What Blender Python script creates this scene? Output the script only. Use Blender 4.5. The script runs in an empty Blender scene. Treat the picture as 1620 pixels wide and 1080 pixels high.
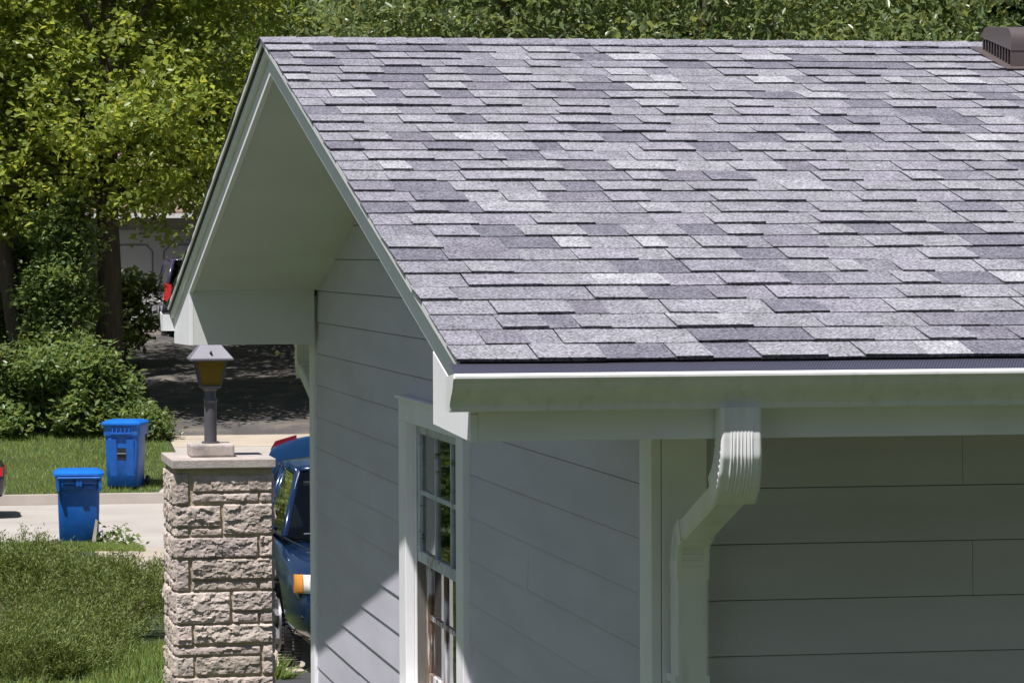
import bpy, bmesh, math, random
import numpy as np
from mathutils import Vector, Matrix, noise

S = bpy.context.scene
COL = S.collection
random.seed(11)
G = 2.95                      # height of the camera above the ground by the house

# ---------------------------------------------------------------- camera
yaw, pitch, roll = 0.17697, 0.025777, -0.003768
cd = bpy.data.cameras.new('camera'); cam = bpy.data.objects.new('camera', cd); COL.objects.link(cam)
cd.sensor_width = 36; cd.sensor_fit = 'HORIZONTAL'; cd.lens = 5516 / 1620 * 36
cd.clip_start = 0.5; cd.clip_end = 600
cf = Vector((math.sin(yaw) * math.cos(pitch), math.cos(yaw) * math.cos(pitch), -math.sin(pitch)))
cr = Vector((math.cos(yaw), -math.sin(yaw), 0)); cu = cr.cross(cf)
r2 = cr * math.cos(roll) + cu * math.sin(roll); u2 = -cr * math.sin(roll) + cu * math.cos(roll)
M = Matrix((r2, u2, -cf)).transposed().to_4x4(); M.translation = Vector((0, 0, G))
cam.matrix_world = M
S.camera = cam
S.render.resolution_x, S.render.resolution_y = 1024, 682

# ---------------------------------------------------------------- light
TO_SUN = Vector((-0.63, -0.60, 1.92)).normalized()
W = bpy.data.worlds.new('World'); S.world = W; W.use_nodes = True
wn = W.node_tree.nodes; bg = wn['Background']
sky = wn.new('ShaderNodeTexSky'); sky.sky_type = 'NISHITA'; sky.sun_disc = False
sky.sun_elevation = math.asin(TO_SUN.z); sky.sun_rotation = math.atan2(TO_SUN.x, TO_SUN.y)
W.node_tree.links.new(sky.outputs[0], bg.inputs[0]); bg.inputs[1].default_value = 0.05
sd = bpy.data.lights.new('sun', 'SUN'); sd.energy = 4.9; sd.angle = math.radians(0.55); sd.color = (1, .965, .925)
sun = bpy.data.objects.new('sun', sd); COL.objects.link(sun)
sun.rotation_euler = (-TO_SUN).to_track_quat('-Z', 'Y').to_euler(); sun.location = (-10, -10, 30)
S.view_settings.view_transform = 'Standard'; S.view_settings.look = 'None'
S.view_settings.exposure = 0.45; S.view_settings.gamma = 1
S.cycles.max_bounces = 8; S.cycles.transparent_max_bounces = 8
S.cycles.diffuse_bounces = 4; S.cycles.use_denoising = True

# ---------------------------------------------------------------- helpers
def tag(o, label=None, cat=None, group=None, kind=None):
    if label: o['label'] = label
    if cat: o['category'] = cat
    if group: o['group'] = group
    if kind: o['kind'] = kind
    return o

def thing(name, label, cat, loc=(0, 0, 0), rz=0, group=None):
    o = bpy.data.objects.new(name, None); COL.objects.link(o)
    o.location = loc; o.rotation_euler = (0, 0, rz); o.empty_display_size = .2
    return tag(o, label, cat, group)

def wloc(o):
    v = Vector((0, 0, 0))
    while o is not None:
        v += o.location; o = o.parent
    return v

def link(name, me, parent=None):
    o = bpy.data.objects.new(name, me); COL.objects.link(o)
    if parent is not None: o.parent = parent
    return o

class MB:
    def __init__(s): s.v = []; s.f = []; s.c = []; s.col = None
    def add(s, vs, fs):
        n = len(s.v); s.v += [tuple(v) for v in vs]; s.f += [tuple(i + n for i in f) for f in fs]
        s.c += [s.col] * len(fs); return s
    def quad(s, a, b, c, d): return s.add([a, b, c, d], [(0, 1, 2, 3)])
    def poly(s, pts): return s.add(pts, [tuple(range(len(pts)))])
    def box(s, x0, x1, y0, y1, z0, z1):
        v = [(x0, y0, z0), (x1, y0, z0), (x1, y1, z0), (x0, y1, z0), (x0, y0, z1), (x1, y0, z1), (x1, y1, z1), (x0, y1, z1)]
        return s.add(v, [(0, 3, 2, 1), (4, 5, 6, 7), (0, 1, 5, 4), (1, 2, 6, 5), (2, 3, 7, 6), (3, 0, 4, 7)])
    def hexa(s, b, t):
        return s.add(list(b) + list(t), [(0, 3, 2, 1), (4, 5, 6, 7), (0, 1, 5, 4), (1, 2, 6, 5), (2, 3, 7, 6), (3, 0, 4, 7)])
    def prism(s, pts, ax, a, b):
        def P(p, t):
            return (t, p[0], p[1]) if ax == 'x' else ((p[0], t, p[1]) if ax == 'y' else (p[0], p[1], t))
        n = len(pts); v = [P(p, a) for p in pts] + [P(p, b) for p in pts]
        f = [tuple(range(n))[::-1], tuple(range(n, 2 * n))] + [(i, (i + 1) % n, n + (i + 1) % n, n + i) for i in range(n)]
        return s.add(v, f)
    def tube(s, pts, rad, n=10, caps=True):
        pts = [Vector(p) for p in pts]; k = len(pts)
        rad = rad if isinstance(rad, (list, tuple)) else [rad] * k
        vs = []; ref = None
        for i, p in enumerate(pts):
            d = (pts[min(i + 1, k - 1)] - pts[max(i - 1, 0)]).normalized()
            if ref is None: ref = Vector((0, 0, 1)) if abs(d.z) < .9 else Vector((1, 0, 0))
            a = d.cross(ref).normalized(); b = a.cross(d).normalized(); ref = b
            for j in range(n):
                t = 2 * math.pi * j / n
                vs.append(p + (a * math.cos(t) + b * math.sin(t)) * rad[i])
        fs = [(i * n + j, i * n + (j + 1) % n, (i + 1) * n + (j + 1) % n, (i + 1) * n + j) for i in range(k - 1) for j in range(n)]
        if caps: fs += [tuple(range(n))[::-1], tuple(range((k - 1) * n, k * n))]
        return s.add(vs, fs)
    def loft(s, rings, closed=True, caps=True):
        n = len(rings[0]); v = [p for r in rings for p in r]; k = len(rings)
        m = n if closed else n - 1
        f = [(i * n + j, i * n + (j + 1) % n, (i + 1) * n + (j + 1) % n, (i + 1) * n + j) for i in range(k - 1) for j in range(m)]
        if caps: f += [tuple(range(n))[::-1], tuple(range((k - 1) * n, k * n))]
        return s.add(v, f)
    def build(s, name, m, parent=None, smooth=False, bevel=0, local=False, fix=True, autosmooth=None):
        off = Vector((0, 0, 0)) if (parent is None or local) else wloc(parent)
        me = bpy.data.meshes.new(name)
        me.from_pydata([(x - off.x, y - off.y, z - off.z) for x, y, z in s.v], [], s.f)
        if any(c is not None for c in s.c):
            at = me.color_attributes.new('tint', 'FLOAT_COLOR', 'CORNER')
            buf = []
            for p in me.polygons:
                c = s.c[p.index] or (1, 1, 1)
                buf += list((c[0], c[1], c[2], 1)) * p.loop_total
            at.data.foreach_set('color', buf)
        if fix:
            bm = bmesh.new(); bm.from_mesh(me); bmesh.ops.recalc_face_normals(bm, faces=bm.faces); bm.to_mesh(me); bm.free()
        if smooth: me.polygons.foreach_set('use_smooth', [True] * len(me.polygons))
        if autosmooth is not None:
            me.polygons.foreach_set('use_smooth', [True] * len(me.polygons))
            me.set_sharp_from_angle(angle=math.radians(autosmooth))
        me.materials.append(m)
        o = link(name, me, parent)
        if bevel:
            b = o.modifiers.new('bevel', 'BEVEL'); b.width = bevel; b.segments = 2; b.limit_method = 'ANGLE'
        return o

# ---------------------------------------------------------------- materials
def nodes(name):
    m = bpy.data.materials.new(name); m.use_nodes = True
    t = m.node_tree; return m, t, t.nodes['Principled BSDF']

def N(t, typ, **kw):
    n = t.nodes.new(typ)
    for k, v in kw.items(): setattr(n, k, v)
    return n

def pmat(name, col, rough=.6, var=.12, scale=4, bump=0, bscale=60, metal=0, stretch=None, attr=False, spec=.5,
         coat=0, col2=None, thr=(.45, .6), fine=0, fscale=200, detail=4):
    """principled with noise driven colour variation, a second colour in patches, fine grain and bump"""
    m, t, b = nodes(name); L = t.links.new
    b.inputs['Roughness'].default_value = rough; b.inputs['Metallic'].default_value = metal
    b.inputs['Specular IOR Level'].default_value = spec; b.inputs['Coat Weight'].default_value = coat
    tc = N(t, 'ShaderNodeTexCoord'); mp = N(t, 'ShaderNodeMapping'); L(tc.outputs['Object'], mp.inputs[0])
    if stretch: mp.inputs['Scale'].default_value = stretch
    n1 = N(t, 'ShaderNodeTexNoise'); n1.inputs['Scale'].default_value = scale; n1.inputs['Detail'].default_value = detail
    L(mp.outputs[0], n1.inputs[0])
    mr = N(t, 'ShaderNodeMapRange'); mr.inputs['From Min'].default_value = .3; mr.inputs['From Max'].default_value = .7
    mr.inputs['To Min'].default_value = 1 - var; mr.inputs['To Max'].default_value = 1 + var; L(n1.outputs[0], mr.inputs[0])
    base = N(t, 'ShaderNodeRGB'); base.outputs[0].default_value = (*col, 1); src = base.outputs[0]
    if col2:
        n2 = N(t, 'ShaderNodeTexNoise'); n2.inputs['Scale'].default_value = scale * 1.7; n2.inputs['Detail'].default_value = 8
        L(mp.outputs[0], n2.inputs[0])
        m2 = N(t, 'ShaderNodeMapRange'); m2.inputs['From Min'].default_value = thr[0]; m2.inputs['From Max'].default_value = thr[1]; L(n2.outputs[0], m2.inputs[0])
        mx = N(t, 'ShaderNodeMix', data_type='RGBA'); L(m2.outputs[0], mx.inputs[0]); L(src, mx.inputs[6])
        mx.inputs[7].default_value = (*col2, 1); src = mx.outputs[2]
    if attr:
        a = N(t, 'ShaderNodeVertexColor', layer_name='tint')
        mx = N(t, 'ShaderNodeMix', data_type='RGBA', blend_type='MULTIPLY'); mx.inputs[0].default_value = 1
        L(src, mx.inputs[6]); L(a.outputs[0], mx.inputs[7]); src = mx.outputs[2]
    sc = N(t, 'ShaderNodeVectorMath', operation='SCALE'); L(src, sc.inputs[0]); L(mr.outputs[0], sc.inputs['Scale']); src = sc.outputs[0]
    if fine:
        n3 = N(t, 'ShaderNodeTexNoise'); n3.inputs['Scale'].default_value = fscale; n3.inputs['Detail'].default_value = 2
        L(tc.outputs['Object'], n3.inputs[0])
        m3 = N(t, 'ShaderNodeMapRange'); m3.inputs['From Min'].default_value = .3; m3.inputs['From Max'].default_value = .7
        m3.inputs['To Min'].default_value = 1 - fine; m3.inputs['To Max'].default_value = 1 + fine; L(n3.outputs[0], m3.inputs[0])
        s2 = N(t, 'ShaderNodeVectorMath', operation='SCALE'); L(src, s2.inputs[0]); L(m3.outputs[0], s2.inputs['Scale']); src = s2.outputs[0]
    L(src, b.inputs['Base Color'])
    if bump:
        n4 = N(t, 'ShaderNodeTexNoise'); n4.inputs['Scale'].default_value = bscale; n4.inputs['Detail'].default_value = 5
        L(mp.outputs[0], n4.inputs[0])
        bp = N(t, 'ShaderNodeBump'); bp.inputs['Strength'].default_value = bump; bp.inputs['Distance'].default_value = .01
        L(n4.outputs[0], bp.inputs['Height']); L(bp.outputs[0], b.inputs['Normal'])
    return m

def leafmat(name, col, trans, tw=.4, rough=.5, spec=.4):
    m, t, b = nodes(name); L = t.links.new
    a = N(t, 'ShaderNodeVertexColor', layer_name='tint')
    b.inputs['Roughness'].default_value = rough; b.inputs['Specular IOR Level'].default_value = spec
    def mul(c):
        mx = N(t, 'ShaderNodeMix', data_type='RGBA', blend_type='MULTIPLY'); mx.inputs[0].default_value = 1
        mx.inputs[6].default_value = (*c, 1); L(a.outputs[0], mx.inputs[7]); return mx.outputs[2]
    L(mul(col), b.inputs['Base Color'])
    tr = N(t, 'ShaderNodeBsdfTranslucent'); L(mul(trans), tr.inputs[0])
    ms = N(t, 'ShaderNodeMixShader'); ms.inputs[0].default_value = tw
    L(b.outputs[0], ms.inputs[1]); L(tr.outputs[0], ms.inputs[2]); L(ms.outputs[0], t.nodes['Material Output'].inputs[0])
    return m

def glassmat(name, tint=(1, 1, 1), transp=.6, rough=.02, glossy=(1, 1, 1)):
    m, t, b = nodes(name); L = t.links.new; t.nodes.remove(b)
    tr = N(t, 'ShaderNodeBsdfTransparent'); tr.inputs[0].default_value = tuple(c * transp for c in tint) + (1,)
    gl = N(t, 'ShaderNodeBsdfGlossy'); gl.inputs['Roughness'].default_value = rough; gl.inputs[0].default_value = (*glossy, 1)
    fr = N(t, 'ShaderNodeFresnel'); fr.inputs[0].default_value = 1.5
    tc = N(t, 'ShaderNodeTexCoord'); nz = N(t, 'ShaderNodeTexNoise'); nz.inputs['Scale'].default_value = 3; L(tc.outputs['Object'], nz.inputs[0])
    bp = N(t, 'ShaderNodeBump'); bp.inputs['Strength'].default_value = .03; bp.inputs['Distance'].default_value = .02; L(nz.outputs[0], bp.inputs['Height'])
    L(bp.outputs[0], gl.inputs['Normal']); L(bp.outputs[0], fr.inputs['Normal'])
    ms = N(t, 'ShaderNodeMixShader'); L(fr.outputs[0], ms.inputs[0]); L(tr.outputs[0], ms.inputs[1]); L(gl.outputs[0], ms.inputs[2])
    L(ms.outputs[0], t.nodes['Material Output'].inputs[0]); return m

SIDING = pmat('siding_paint', (.56, .535, .625), .55, .07, 2.2, bump=.10, bscale=90, stretch=(6, .5, 3), fine=.03, fscale=300)
SIDINGF = pmat('siding_paint_front', (.56, .535, .625), .55, .07, 2.2, bump=.10, bscale=90, stretch=(.5, 6, 3), fine=.03, fscale=300)
TRIM = pmat('white_trim_paint', (.87, .86, .90), .5, .04, 5, bump=.03, bscale=40)
ALU = pmat('white_aluminium', (.83, .83, .85), .34, .05, 5, spec=.5, stretch=(4, 4, .6), col2=(.74, .73, .70), thr=(.56, .75))
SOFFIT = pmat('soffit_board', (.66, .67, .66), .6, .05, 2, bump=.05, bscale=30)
OLDPAINT = pmat('peeling_paint', (.62, .62, .66), .6, .12, 9, bump=.5, bscale=50, stretch=(3, 3, .35), col2=(.17, .11, .075), thr=(.44, .51))
SASH = pmat('old_sash_paint', (.50, .54, .60), .5, .15, 14, bump=.4, bscale=70, col2=(.20, .15, .11), thr=(.60, .66))
GLASS = glassmat('window_glass', (.75, .8, .78), .55)
GUARD = None
SHINGLE = pmat('shingle_granules', (.252, .249, .284), .9, .16, 13, bump=.6, bscale=200, attr=True, fine=.62, fscale=120, spec=.2, detail=6)
VENTM = pmat('brown_vent_metal', (.110, .088, .090), .38, .06, 8)
DECK = pmat('roof_deck_wood', (.10, .085, .07), .8, .1, 5)
SHEATH = pmat('wall_sheathing', (.17, .17, .175), .85, .1, 5)
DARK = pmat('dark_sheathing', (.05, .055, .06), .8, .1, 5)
STONE = pmat('ledge_stone', (.50, .425, .385), .9, .22, 9, bump=.9, bscale=45, col2=(.42, .365, .33), thr=(.42, .66), fine=.15, fscale=160, attr=True)
MORTAR = pmat('buff_mortar', (.46, .38, .25), .95, .15, 20, bump=.4, bscale=120)
CAPM = pmat('concrete_cap', (.43, .375, .345), .85, .14, 7, bump=.3, bscale=110, col2=(.33, .29, .27), thr=(.5, .7), fine=.15, fscale=140)
LAMPM = pmat('lamp_metal', (.115, .108, .125), .42, .1, 10, metal=.25)
AMBER = None
BINM = pmat('blue_plastic', (.002, .095, .42), .45, .14, 6, bump=.03, bscale=30, col2=(.02, .14, .45), thr=(.56, .72))
BINLID = pmat('blue_plastic_lid', (.002, .135, .56), .45, .08, 4)
RUBBER = pmat('black_rubber', (.018, .018, .02), .7, .1, 20, bump=.2, bscale=80)
WOOD = pmat('grey_weathered_wood', (.32, .27, .22), .85, .15, 12, bump=.3, bscale=60)
BARK = pmat('tree_bark', (.085, .066, .052), .9, .28, 5, bump=1, bscale=16, stretch=(2.5, 2.5, .5))
TWIG = pmat('brown_twigs', (.10, .07, .05), .9, .2, 8)
ROADM = pmat('pale_concrete_road', (.39, .36, .335), .85, .06, .7, bump=.15, bscale=40, col2=(.36, .33, .305), thr=(.5, .65), fine=.08, fscale=30)
KERBM = pmat('kerb_concrete', (.42, .37, .33), .85, .1, 2, bump=.2, bscale=50)
ASPHALT = pmat('worn_asphalt', (.080, .073, .074), .9, .2, .9, bump=.6, bscale=40, col2=(.15, .128, .112), thr=(.48, .66), fine=.35, fscale=40)
DARKASPH = pmat('dark_asphalt', (.05, .05, .055), .9, .15, 2, bump=.4, bscale=90, fine=.3, fscale=120)
SIDEWALK = pmat('sidewalk_concrete', (.40, .34, .28), .9, .1, 1.5, bump=.2, bscale=40)
TURF = pmat('turf_soil', (.042, .060, .020), .95, .25, .8, bump=.8, bscale=25, col2=(.055, .065, .022), thr=(.45, .7), fine=.35, fscale=14)
CARB = pmat('blue_car_paint', (.006, .022, .068), .22, .05, 3, coat=.8, metal=.25)
CARD = pmat('dark_car_paint', (.02, .02, .03), .25, .05, 3, coat=.7)
CARG = glassmat('car_glass', (.60, .72, .68), .25)
TRIMB = pmat('black_car_trim', (.015, .015, .017), .5, .1, 10)
RIMM = pmat('wheel_rim', (.16, .16, .17), .4, .08, 8, metal=.6)
LIDRED = pmat('dark_red_lens', (.22, .01, .025), .2, .05, 20, coat=.5)
REDL = pmat('red_lens', (.46, .012, .015), .2, .05, 20, coat=.5)
AMBL = pmat('amber_lens', (.70, .27, .05), .15, .08, 30, coat=.5)
CLRL = pmat('clear_lens', (.80, .78, .74), .12, .15, 30, coat=.5)
SEATM = pmat('seat_cloth', (.22, .22, .22), .9, .1, 20)
GWALL = pmat('garage_siding', (.48, .44, .45), .7, .05, 2)
GDOOR = pmat('garage_door_paint', (.60, .58, .62), .5, .04, 2)
GLINE = pmat('door_moulding', (.22, .22, .28), .5, .05, 4)
GROOF = pmat('brown_roof', (.21, .15, .125), .9, .15, 6, fine=.25, fscale=60)

def guardmat():
    m, t, b = nodes('gutter_guard_mesh'); L = t.links.new
    tc = N(t, 'ShaderNodeTexCoord'); mp = N(t, 'ShaderNodeMapping'); mp.inputs['Scale'].default_value = (150, 110, 0)
    mp.inputs['Rotation'].default_value = (0, 0, math.radians(30))
    L(tc.outputs['Object'], mp.inputs[0]); vo = N(t, 'ShaderNodeTexVoronoi'); vo.inputs['Scale'].default_value = 1; vo.inputs['Randomness'].default_value = .12
    L(mp.outputs[0], vo.inputs[0])
    r = N(t, 'ShaderNodeMapRange'); r.inputs['From Min'].default_value = .25; r.inputs['From Max'].default_value = .42; L(vo.outputs['Distance'], r.inputs[0])
    mx = N(t, 'ShaderNodeMix', data_type='RGBA'); L(r.outputs[0], mx.inputs[0])
    mx.inputs[6].default_value = (.012, .012, .02, 1); mx.inputs[7].default_value = (.075, .075, .115, 1); L(mx.outputs[2], b.inputs['Base Color'])
    b.inputs['Roughness'].default_value = .45
    bp = N(t, 'ShaderNodeBump'); bp.inputs['Strength'].default_value = .5; bp.inputs['Distance'].default_value = .002; L(r.outputs[0], bp.inputs['Height']); L(bp.outputs[0], b.inputs['Normal'])
    return m
GUARD = guardmat()

def ambermat():
    m, t, b = nodes('amber_lamp_glass'); L = t.links.new
    tc = N(t, 'ShaderNodeTexCoord'); vo = N(t, 'ShaderNodeTexNoise'); vo.inputs['Scale'].default_value = 30; L(tc.outputs['Object'], vo.inputs[0])
    bp = N(t, 'ShaderNodeBump'); bp.inputs['Strength'].default_value = .4; bp.inputs['Distance'].default_value = .004; L(vo.outputs[0], bp.inputs['Height'])
    b.inputs['Base Color'].default_value = (.33, .25, .05, 1); b.inputs['Roughness'].default_value = .25
    L(bp.outputs[0], b.inputs['Normal'])
    tr = N(t, 'ShaderNodeBsdfTranslucent'); tr.inputs[0].default_value = (.55, .40, .08, 1)
    tp = N(t, 'ShaderNodeBsdfTransparent'); tp.inputs[0].default_value = (.8, .62, .2, 1)
    m1 = N(t, 'ShaderNodeMixShader'); m1.inputs[0].default_value = .5; L(b.outputs[0], m1.inputs[1]); L(tr.outputs[0], m1.inputs[2])
    m2 = N(t, 'ShaderNodeMixShader'); m2.inputs[0].default_value = .25; L(m1.outputs[0], m2.inputs[1]); L(tp.outputs[0], m2.inputs[2])
    L(m2.outputs[0], t.nodes['Material Output'].inputs[0]); return m
AMBER = ambermat()

# ---------------------------------------------------------------- terrain
YF0 = 9.45
TP = [(-40, 0), (24.6, 0), (26, -.03), (40, -.62), (46.9, -1.0), (48.2, -1.27), (58.8, -1.27), (59.1, -1.12), (65, -.45), (80, 1.0), (85, 1.15), (120, 3.4), (220, 8)]
def terr(x, y):
    h = np.interp(y, [p[0] for p in TP], [p[1] for p in TP])
    b = math.exp(-((y - 45.6) / 1.7) ** 2) * .05 / (1 + math.exp(max(-20, min(20, (x - 2.6) * 5))))
    n = 0
    if y > 66 and x < 5: n = .12 * noise.noise((x * .4, y * .4, 3))
    return float(h + b + n)

def sheet(name, m, x0, x1, y0, y1, nx, ny, dz, fx=None, thick=0):
    mb = MB(); vs = []
    for j in range(ny + 1):
        y = y0 + (y1 - y0) * j / ny
        a, b = (x0, x1) if fx is None else fx(y)
        for i in range(nx + 1):
            x = a + (b - a) * i / nx
            vs.append((x, y, terr(x, y) + dz))
    fs = [(j * (nx + 1) + i, j * (nx + 1) + i + 1, (j + 1) * (nx + 1) + i + 1, (j + 1) * (nx + 1) + i) for j in range(ny) for i in range(nx)]
    mb.add(vs, fs)
    return tag(mb.build(name, m, smooth=True), kind='structure')

gm = MB()
xs = [-260, -120, -60, -30, -16, -8, -4, -2] + [i * .5 for i in range(-2, 28)] + [16, 20, 30, 60, 140, 300]
ys = sorted(set([-40, -20, 0, 10, 18, 22] + [p[0] for p in TP] + [24 + i * .6 for i in range(95)] + [90, 100, 110, 130, 150, 180, 240, 320, 480]))
gv = [(x, y, terr(x, y)) for y in ys for x in xs]; nx = len(xs)
gm.add(gv, [(j * nx + i, j * nx + i + 1, (j + 1) * nx + i + 1, (j + 1) * nx + i) for j in range(len(ys) - 1) for i in range(nx - 1)])
tag(gm.build('ground', TURF, smooth=True), kind='structure')
sheet('road', ROADM, -120, 160, 48.25, 58.75, 40, 8, .008)
for y0, y1, z0, z1, nm in [(48.0, 48.25, -1.35, -1.16, 'kerb'), (58.75, 58.98, -1.35, -1.09, 'kerb')]:
    k = MB()
    for x0, x1 in ([(-120, 2.95), (8.4, 160)] if y0 < 50 else [(-120, 4.55), (10.9, 160)]):
        n = max(1, int((min(x1, 20) - max(x0, -10)) / 1.5)) if x1 > -10 and x0 < 20 else 1
        xx = [x0 + (x1 - x0) * i / n for i in range(n + 1)]
        for a, b in zip(xx, xx[1:]):
            k.hexa([(a + .004, y0, z0), (b - .004, y0, z0), (b - .004, y1, z0), (a + .004, y1, z0)],
                   [(a + .004, y0 + .03, z1), (b - .004, y0 + .03, z1), (b - .004, y1 - .03, z1), (a + .004, y1 - .03, z1)])
    tag(k.build(nm, KERBM), kind='structure')
sheet('near_driveway', SIDEWALK, 2.75, 8, 24.3, 48.24, 6, 40, .012, fx=lambda y: (2.55 + max(0, y - 45) * .1, 8))
sheet('bounce_ground', pmat('dark_green_ground', (.030, .044, .011), .95, .25, 6, bump=1, bscale=40, fine=.4, fscale=60), -1, 9.5, 2.0, YF0 + .02, 10, 8, .012)  # unseen ground sheet, added to darken and tint the bounce light on the house
sheet('near_asphalt', DARKASPH, 2.35, 8, 18.0, 24.29, 4, 10, .010)
sheet('driveway_apron', ROADM, 4.6, 10.6, 58.8, 63.6, 6, 10, .014, fx=lambda y: (4.35 + .75 * min(1, (y - 58.8) / 2.2) , 10.6))
sheet('sidewalk', SIDEWALK, 5.1, 10.4, 63.62, 64.9, 8, 3, .014)
sheet('far_driveway', ASPHALT, 5.1, 12, 64.92, 85, 6, 24, .013, fx=lambda y: (5.0 + (y - 64.9) * .03, 12.5))

# ---------------------------------------------------------------- the house
XW, YF, YB, YM = 2.1, 9.456, 17.386, 13.42
XO, XS, XE = 1.458, 1.419, 9.0
YEF = 8.755; YEB = 2 * YM - YEF
SL = .2353
def zd(y): return G + .824 - SL * abs(y - YM)
SOFD = .128
house = thing('house', 'pale blue grey lap sided house with white trim, grey shingled gable roof and white gutter', 'house', (XW, YF, 0))
LAP = .1562; ZREF = G - .6593
def gable_wall():
    sh = MB()                                   # sheathing around the window opening
    oy0, oy1, oz0, oz1 = 12.74, 14.06, G - 1.86, G - .67
    def S_(y0, y1, z0, z1): sh.box(XW + .004, XW + .10, y0, y1, z0, z1)
    S_(YF + .02, oy0, 0, G - .45); S_(oy1, YB - .02, 0, G - .45); S_(oy0, oy1, 0, oz0); S_(oy0, oy1, oz1, G - .45)
    sh.prism([(YF + .05, G - .45), (YB - .05, G - .45), (YB - .35, zd(YB - .35) - .05), (YM, zd(YM) - .05), (YF + .35, zd(YF + .35) - .05)], 'x', XW + .004, XW + .10)
    w = sh.build('gable_wall', SHEATH, house)
    mb = MB(); rnd = random.Random(5)
    def yr(z):                                  # where the wall still lies under the soffit
        h = (G + .824 - SOFD + .03 - z) / SL
        return max(YF + .135, YM - h), min(YB - .135, YM + h)
    k0 = int((ZREF - 0.1) / LAP)
    for k in range(-k0, 9):
        zb = ZREF + k * LAP + .0019; zt = ZREF + (k + 1) * LAP - .0019
        a0, b0 = yr(zb); a1, b1 = yr(zt)
        if b0 - a0 < .05: break
        if b1 < a1: a1 = b1 = YM
        segs = [(a0, b0, a1, b1)]
        if zb < G - .595 and zt > G - 1.8:
            segs = [(a0, 12.60, a1, 12.60), (14.22, b0, 14.22, b1)]
        out = []
        for s0, s1, t0, t1 in segs:
            cut = None
            if k == 0: cut = 15.19
            elif k in (-3, -8, 4) : cut = s0 + (s1 - s0) * rnd.uniform(.3, .7)
            if cut and s0 + .3 < cut < s1 - .3:
                out += [(s0, cut - .0009, t0, cut - .0009), (cut + .0009, s1, cut + .0009, t1)]
            else: out.append((s0, s1, t0, t1))
        if zb < G - .595 < zt: out.append((12.604, 14.216, 12.604, 14.216))
        for s0, s1, t0, t1 in out:
            zb = ZREF + k * LAP + .0019
            if s0 == 12.604: zb = G - .586
            e = rnd.uniform(-.0008, .0008)
            o0, o1 = XW - .0095 + e, XW - .003
            mb.add([(o0, s0, zb), (o0, s1, zb), (o1, t1, zt), (o1, t0, zt), (XW + .0035, s0, zb), (XW + .0035, s1, zb), (XW + .0035, t1, zt), (XW + .0035, t0, zt)],
                   [(0, 1, 2, 3), (0, 4, 5, 1), (0, 3, 7, 4), (1, 5, 6, 2), (3, 2, 6, 7)])
    mb.build('siding', SIDING, w)
    c = MB()
    c.box(XW - .022, XW + .006, YF - .02, YF + .135, 0, G - .47); c.build('corner_board', TRIM, w, bevel=.002)
    c = MB(); c.box(XW - .022, XW + .006, YB - .14, YB + .02, 0, zd(YB) - SOFD + .02); c.build('corner_board', TRIM, w, bevel=.002)
gable_wall()

def front_wall():
    sh = MB(); sh.box(XW + .1, XE, YF + .004, YF + .10, 0, G - .44)
    w = sh.build('front_wall', SHEATH, house)
    mb = MB(); rnd = random.Random(8)
    k0 = int((ZREF - .1) / LAP)
    for k in range(-k0, 2):
        zb = ZREF + k * LAP - .0018; zt = zb + LAP - .0030
        if zb > G - .48: break
        cuts = {-2: [3.01, 6.5], 1: [2.98], 0: [2.98, 6.2], -4: [5.1], -6: [3.6]}.get(k, [rnd.uniform(3.4, 8)])
        xs_ = [XW + .138] + cuts + [XE]
        for a, b in zip(xs_, xs_[1:]):
            a += .0007; b -= .0007
            o0, o1 = YF - .0105 + rnd.uniform(-.0008, .0008), YF - .003
            mb.add([(a, o0, zb), (b, o0, zb), (b, o1, zt), (a, o1, zt), (a, YF + .003, zb), (b, YF + .003, zb), (b, YF + .003, zt), (a, YF + .003, zt)],
                   [(0, 1, 2, 3), (0, 4, 5, 1), (0, 3, 7, 4), (1, 5, 6, 2), (3, 2, 6, 7)])
    mb.build('siding', SIDINGF, w)
    c = MB(); c.box(XW + .008, XW + .136, YF - .022, YF + .003, 0, G - .47); c.build('corner_board', TRIM, w, bevel=.002)
    b = MB(); b.box(XW + .1, XE, YB - .1, YB, 0, zd(YB) - SOFD + .02)
    for k in range(18):
        b.hexa([(XW, YB, k * .156), (XE, YB, k * .156), (XE, YB + .013, k * .156), (XW, YB + .013, k * .156)],
               [(XW, YB, k * .156 + .155), (XE, YB, k * .156 + .155), (XE, YB + .004, k * .156 + .155), (XW, YB + .004, k * .156 + .155)])
    b.build('back_wall', SIDINGF, house)
    b = MB(); b.prism([(YF + .1, 0), (YB - .1, 0), (YB - .1, zd(YB) - .13), (YM, zd(YM) - .13), (YF + .1, zd(YF) - .13)], 'x', XE - .1, XE)
    b.build('side_wall', SIDING, house)
front_wall()

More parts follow.
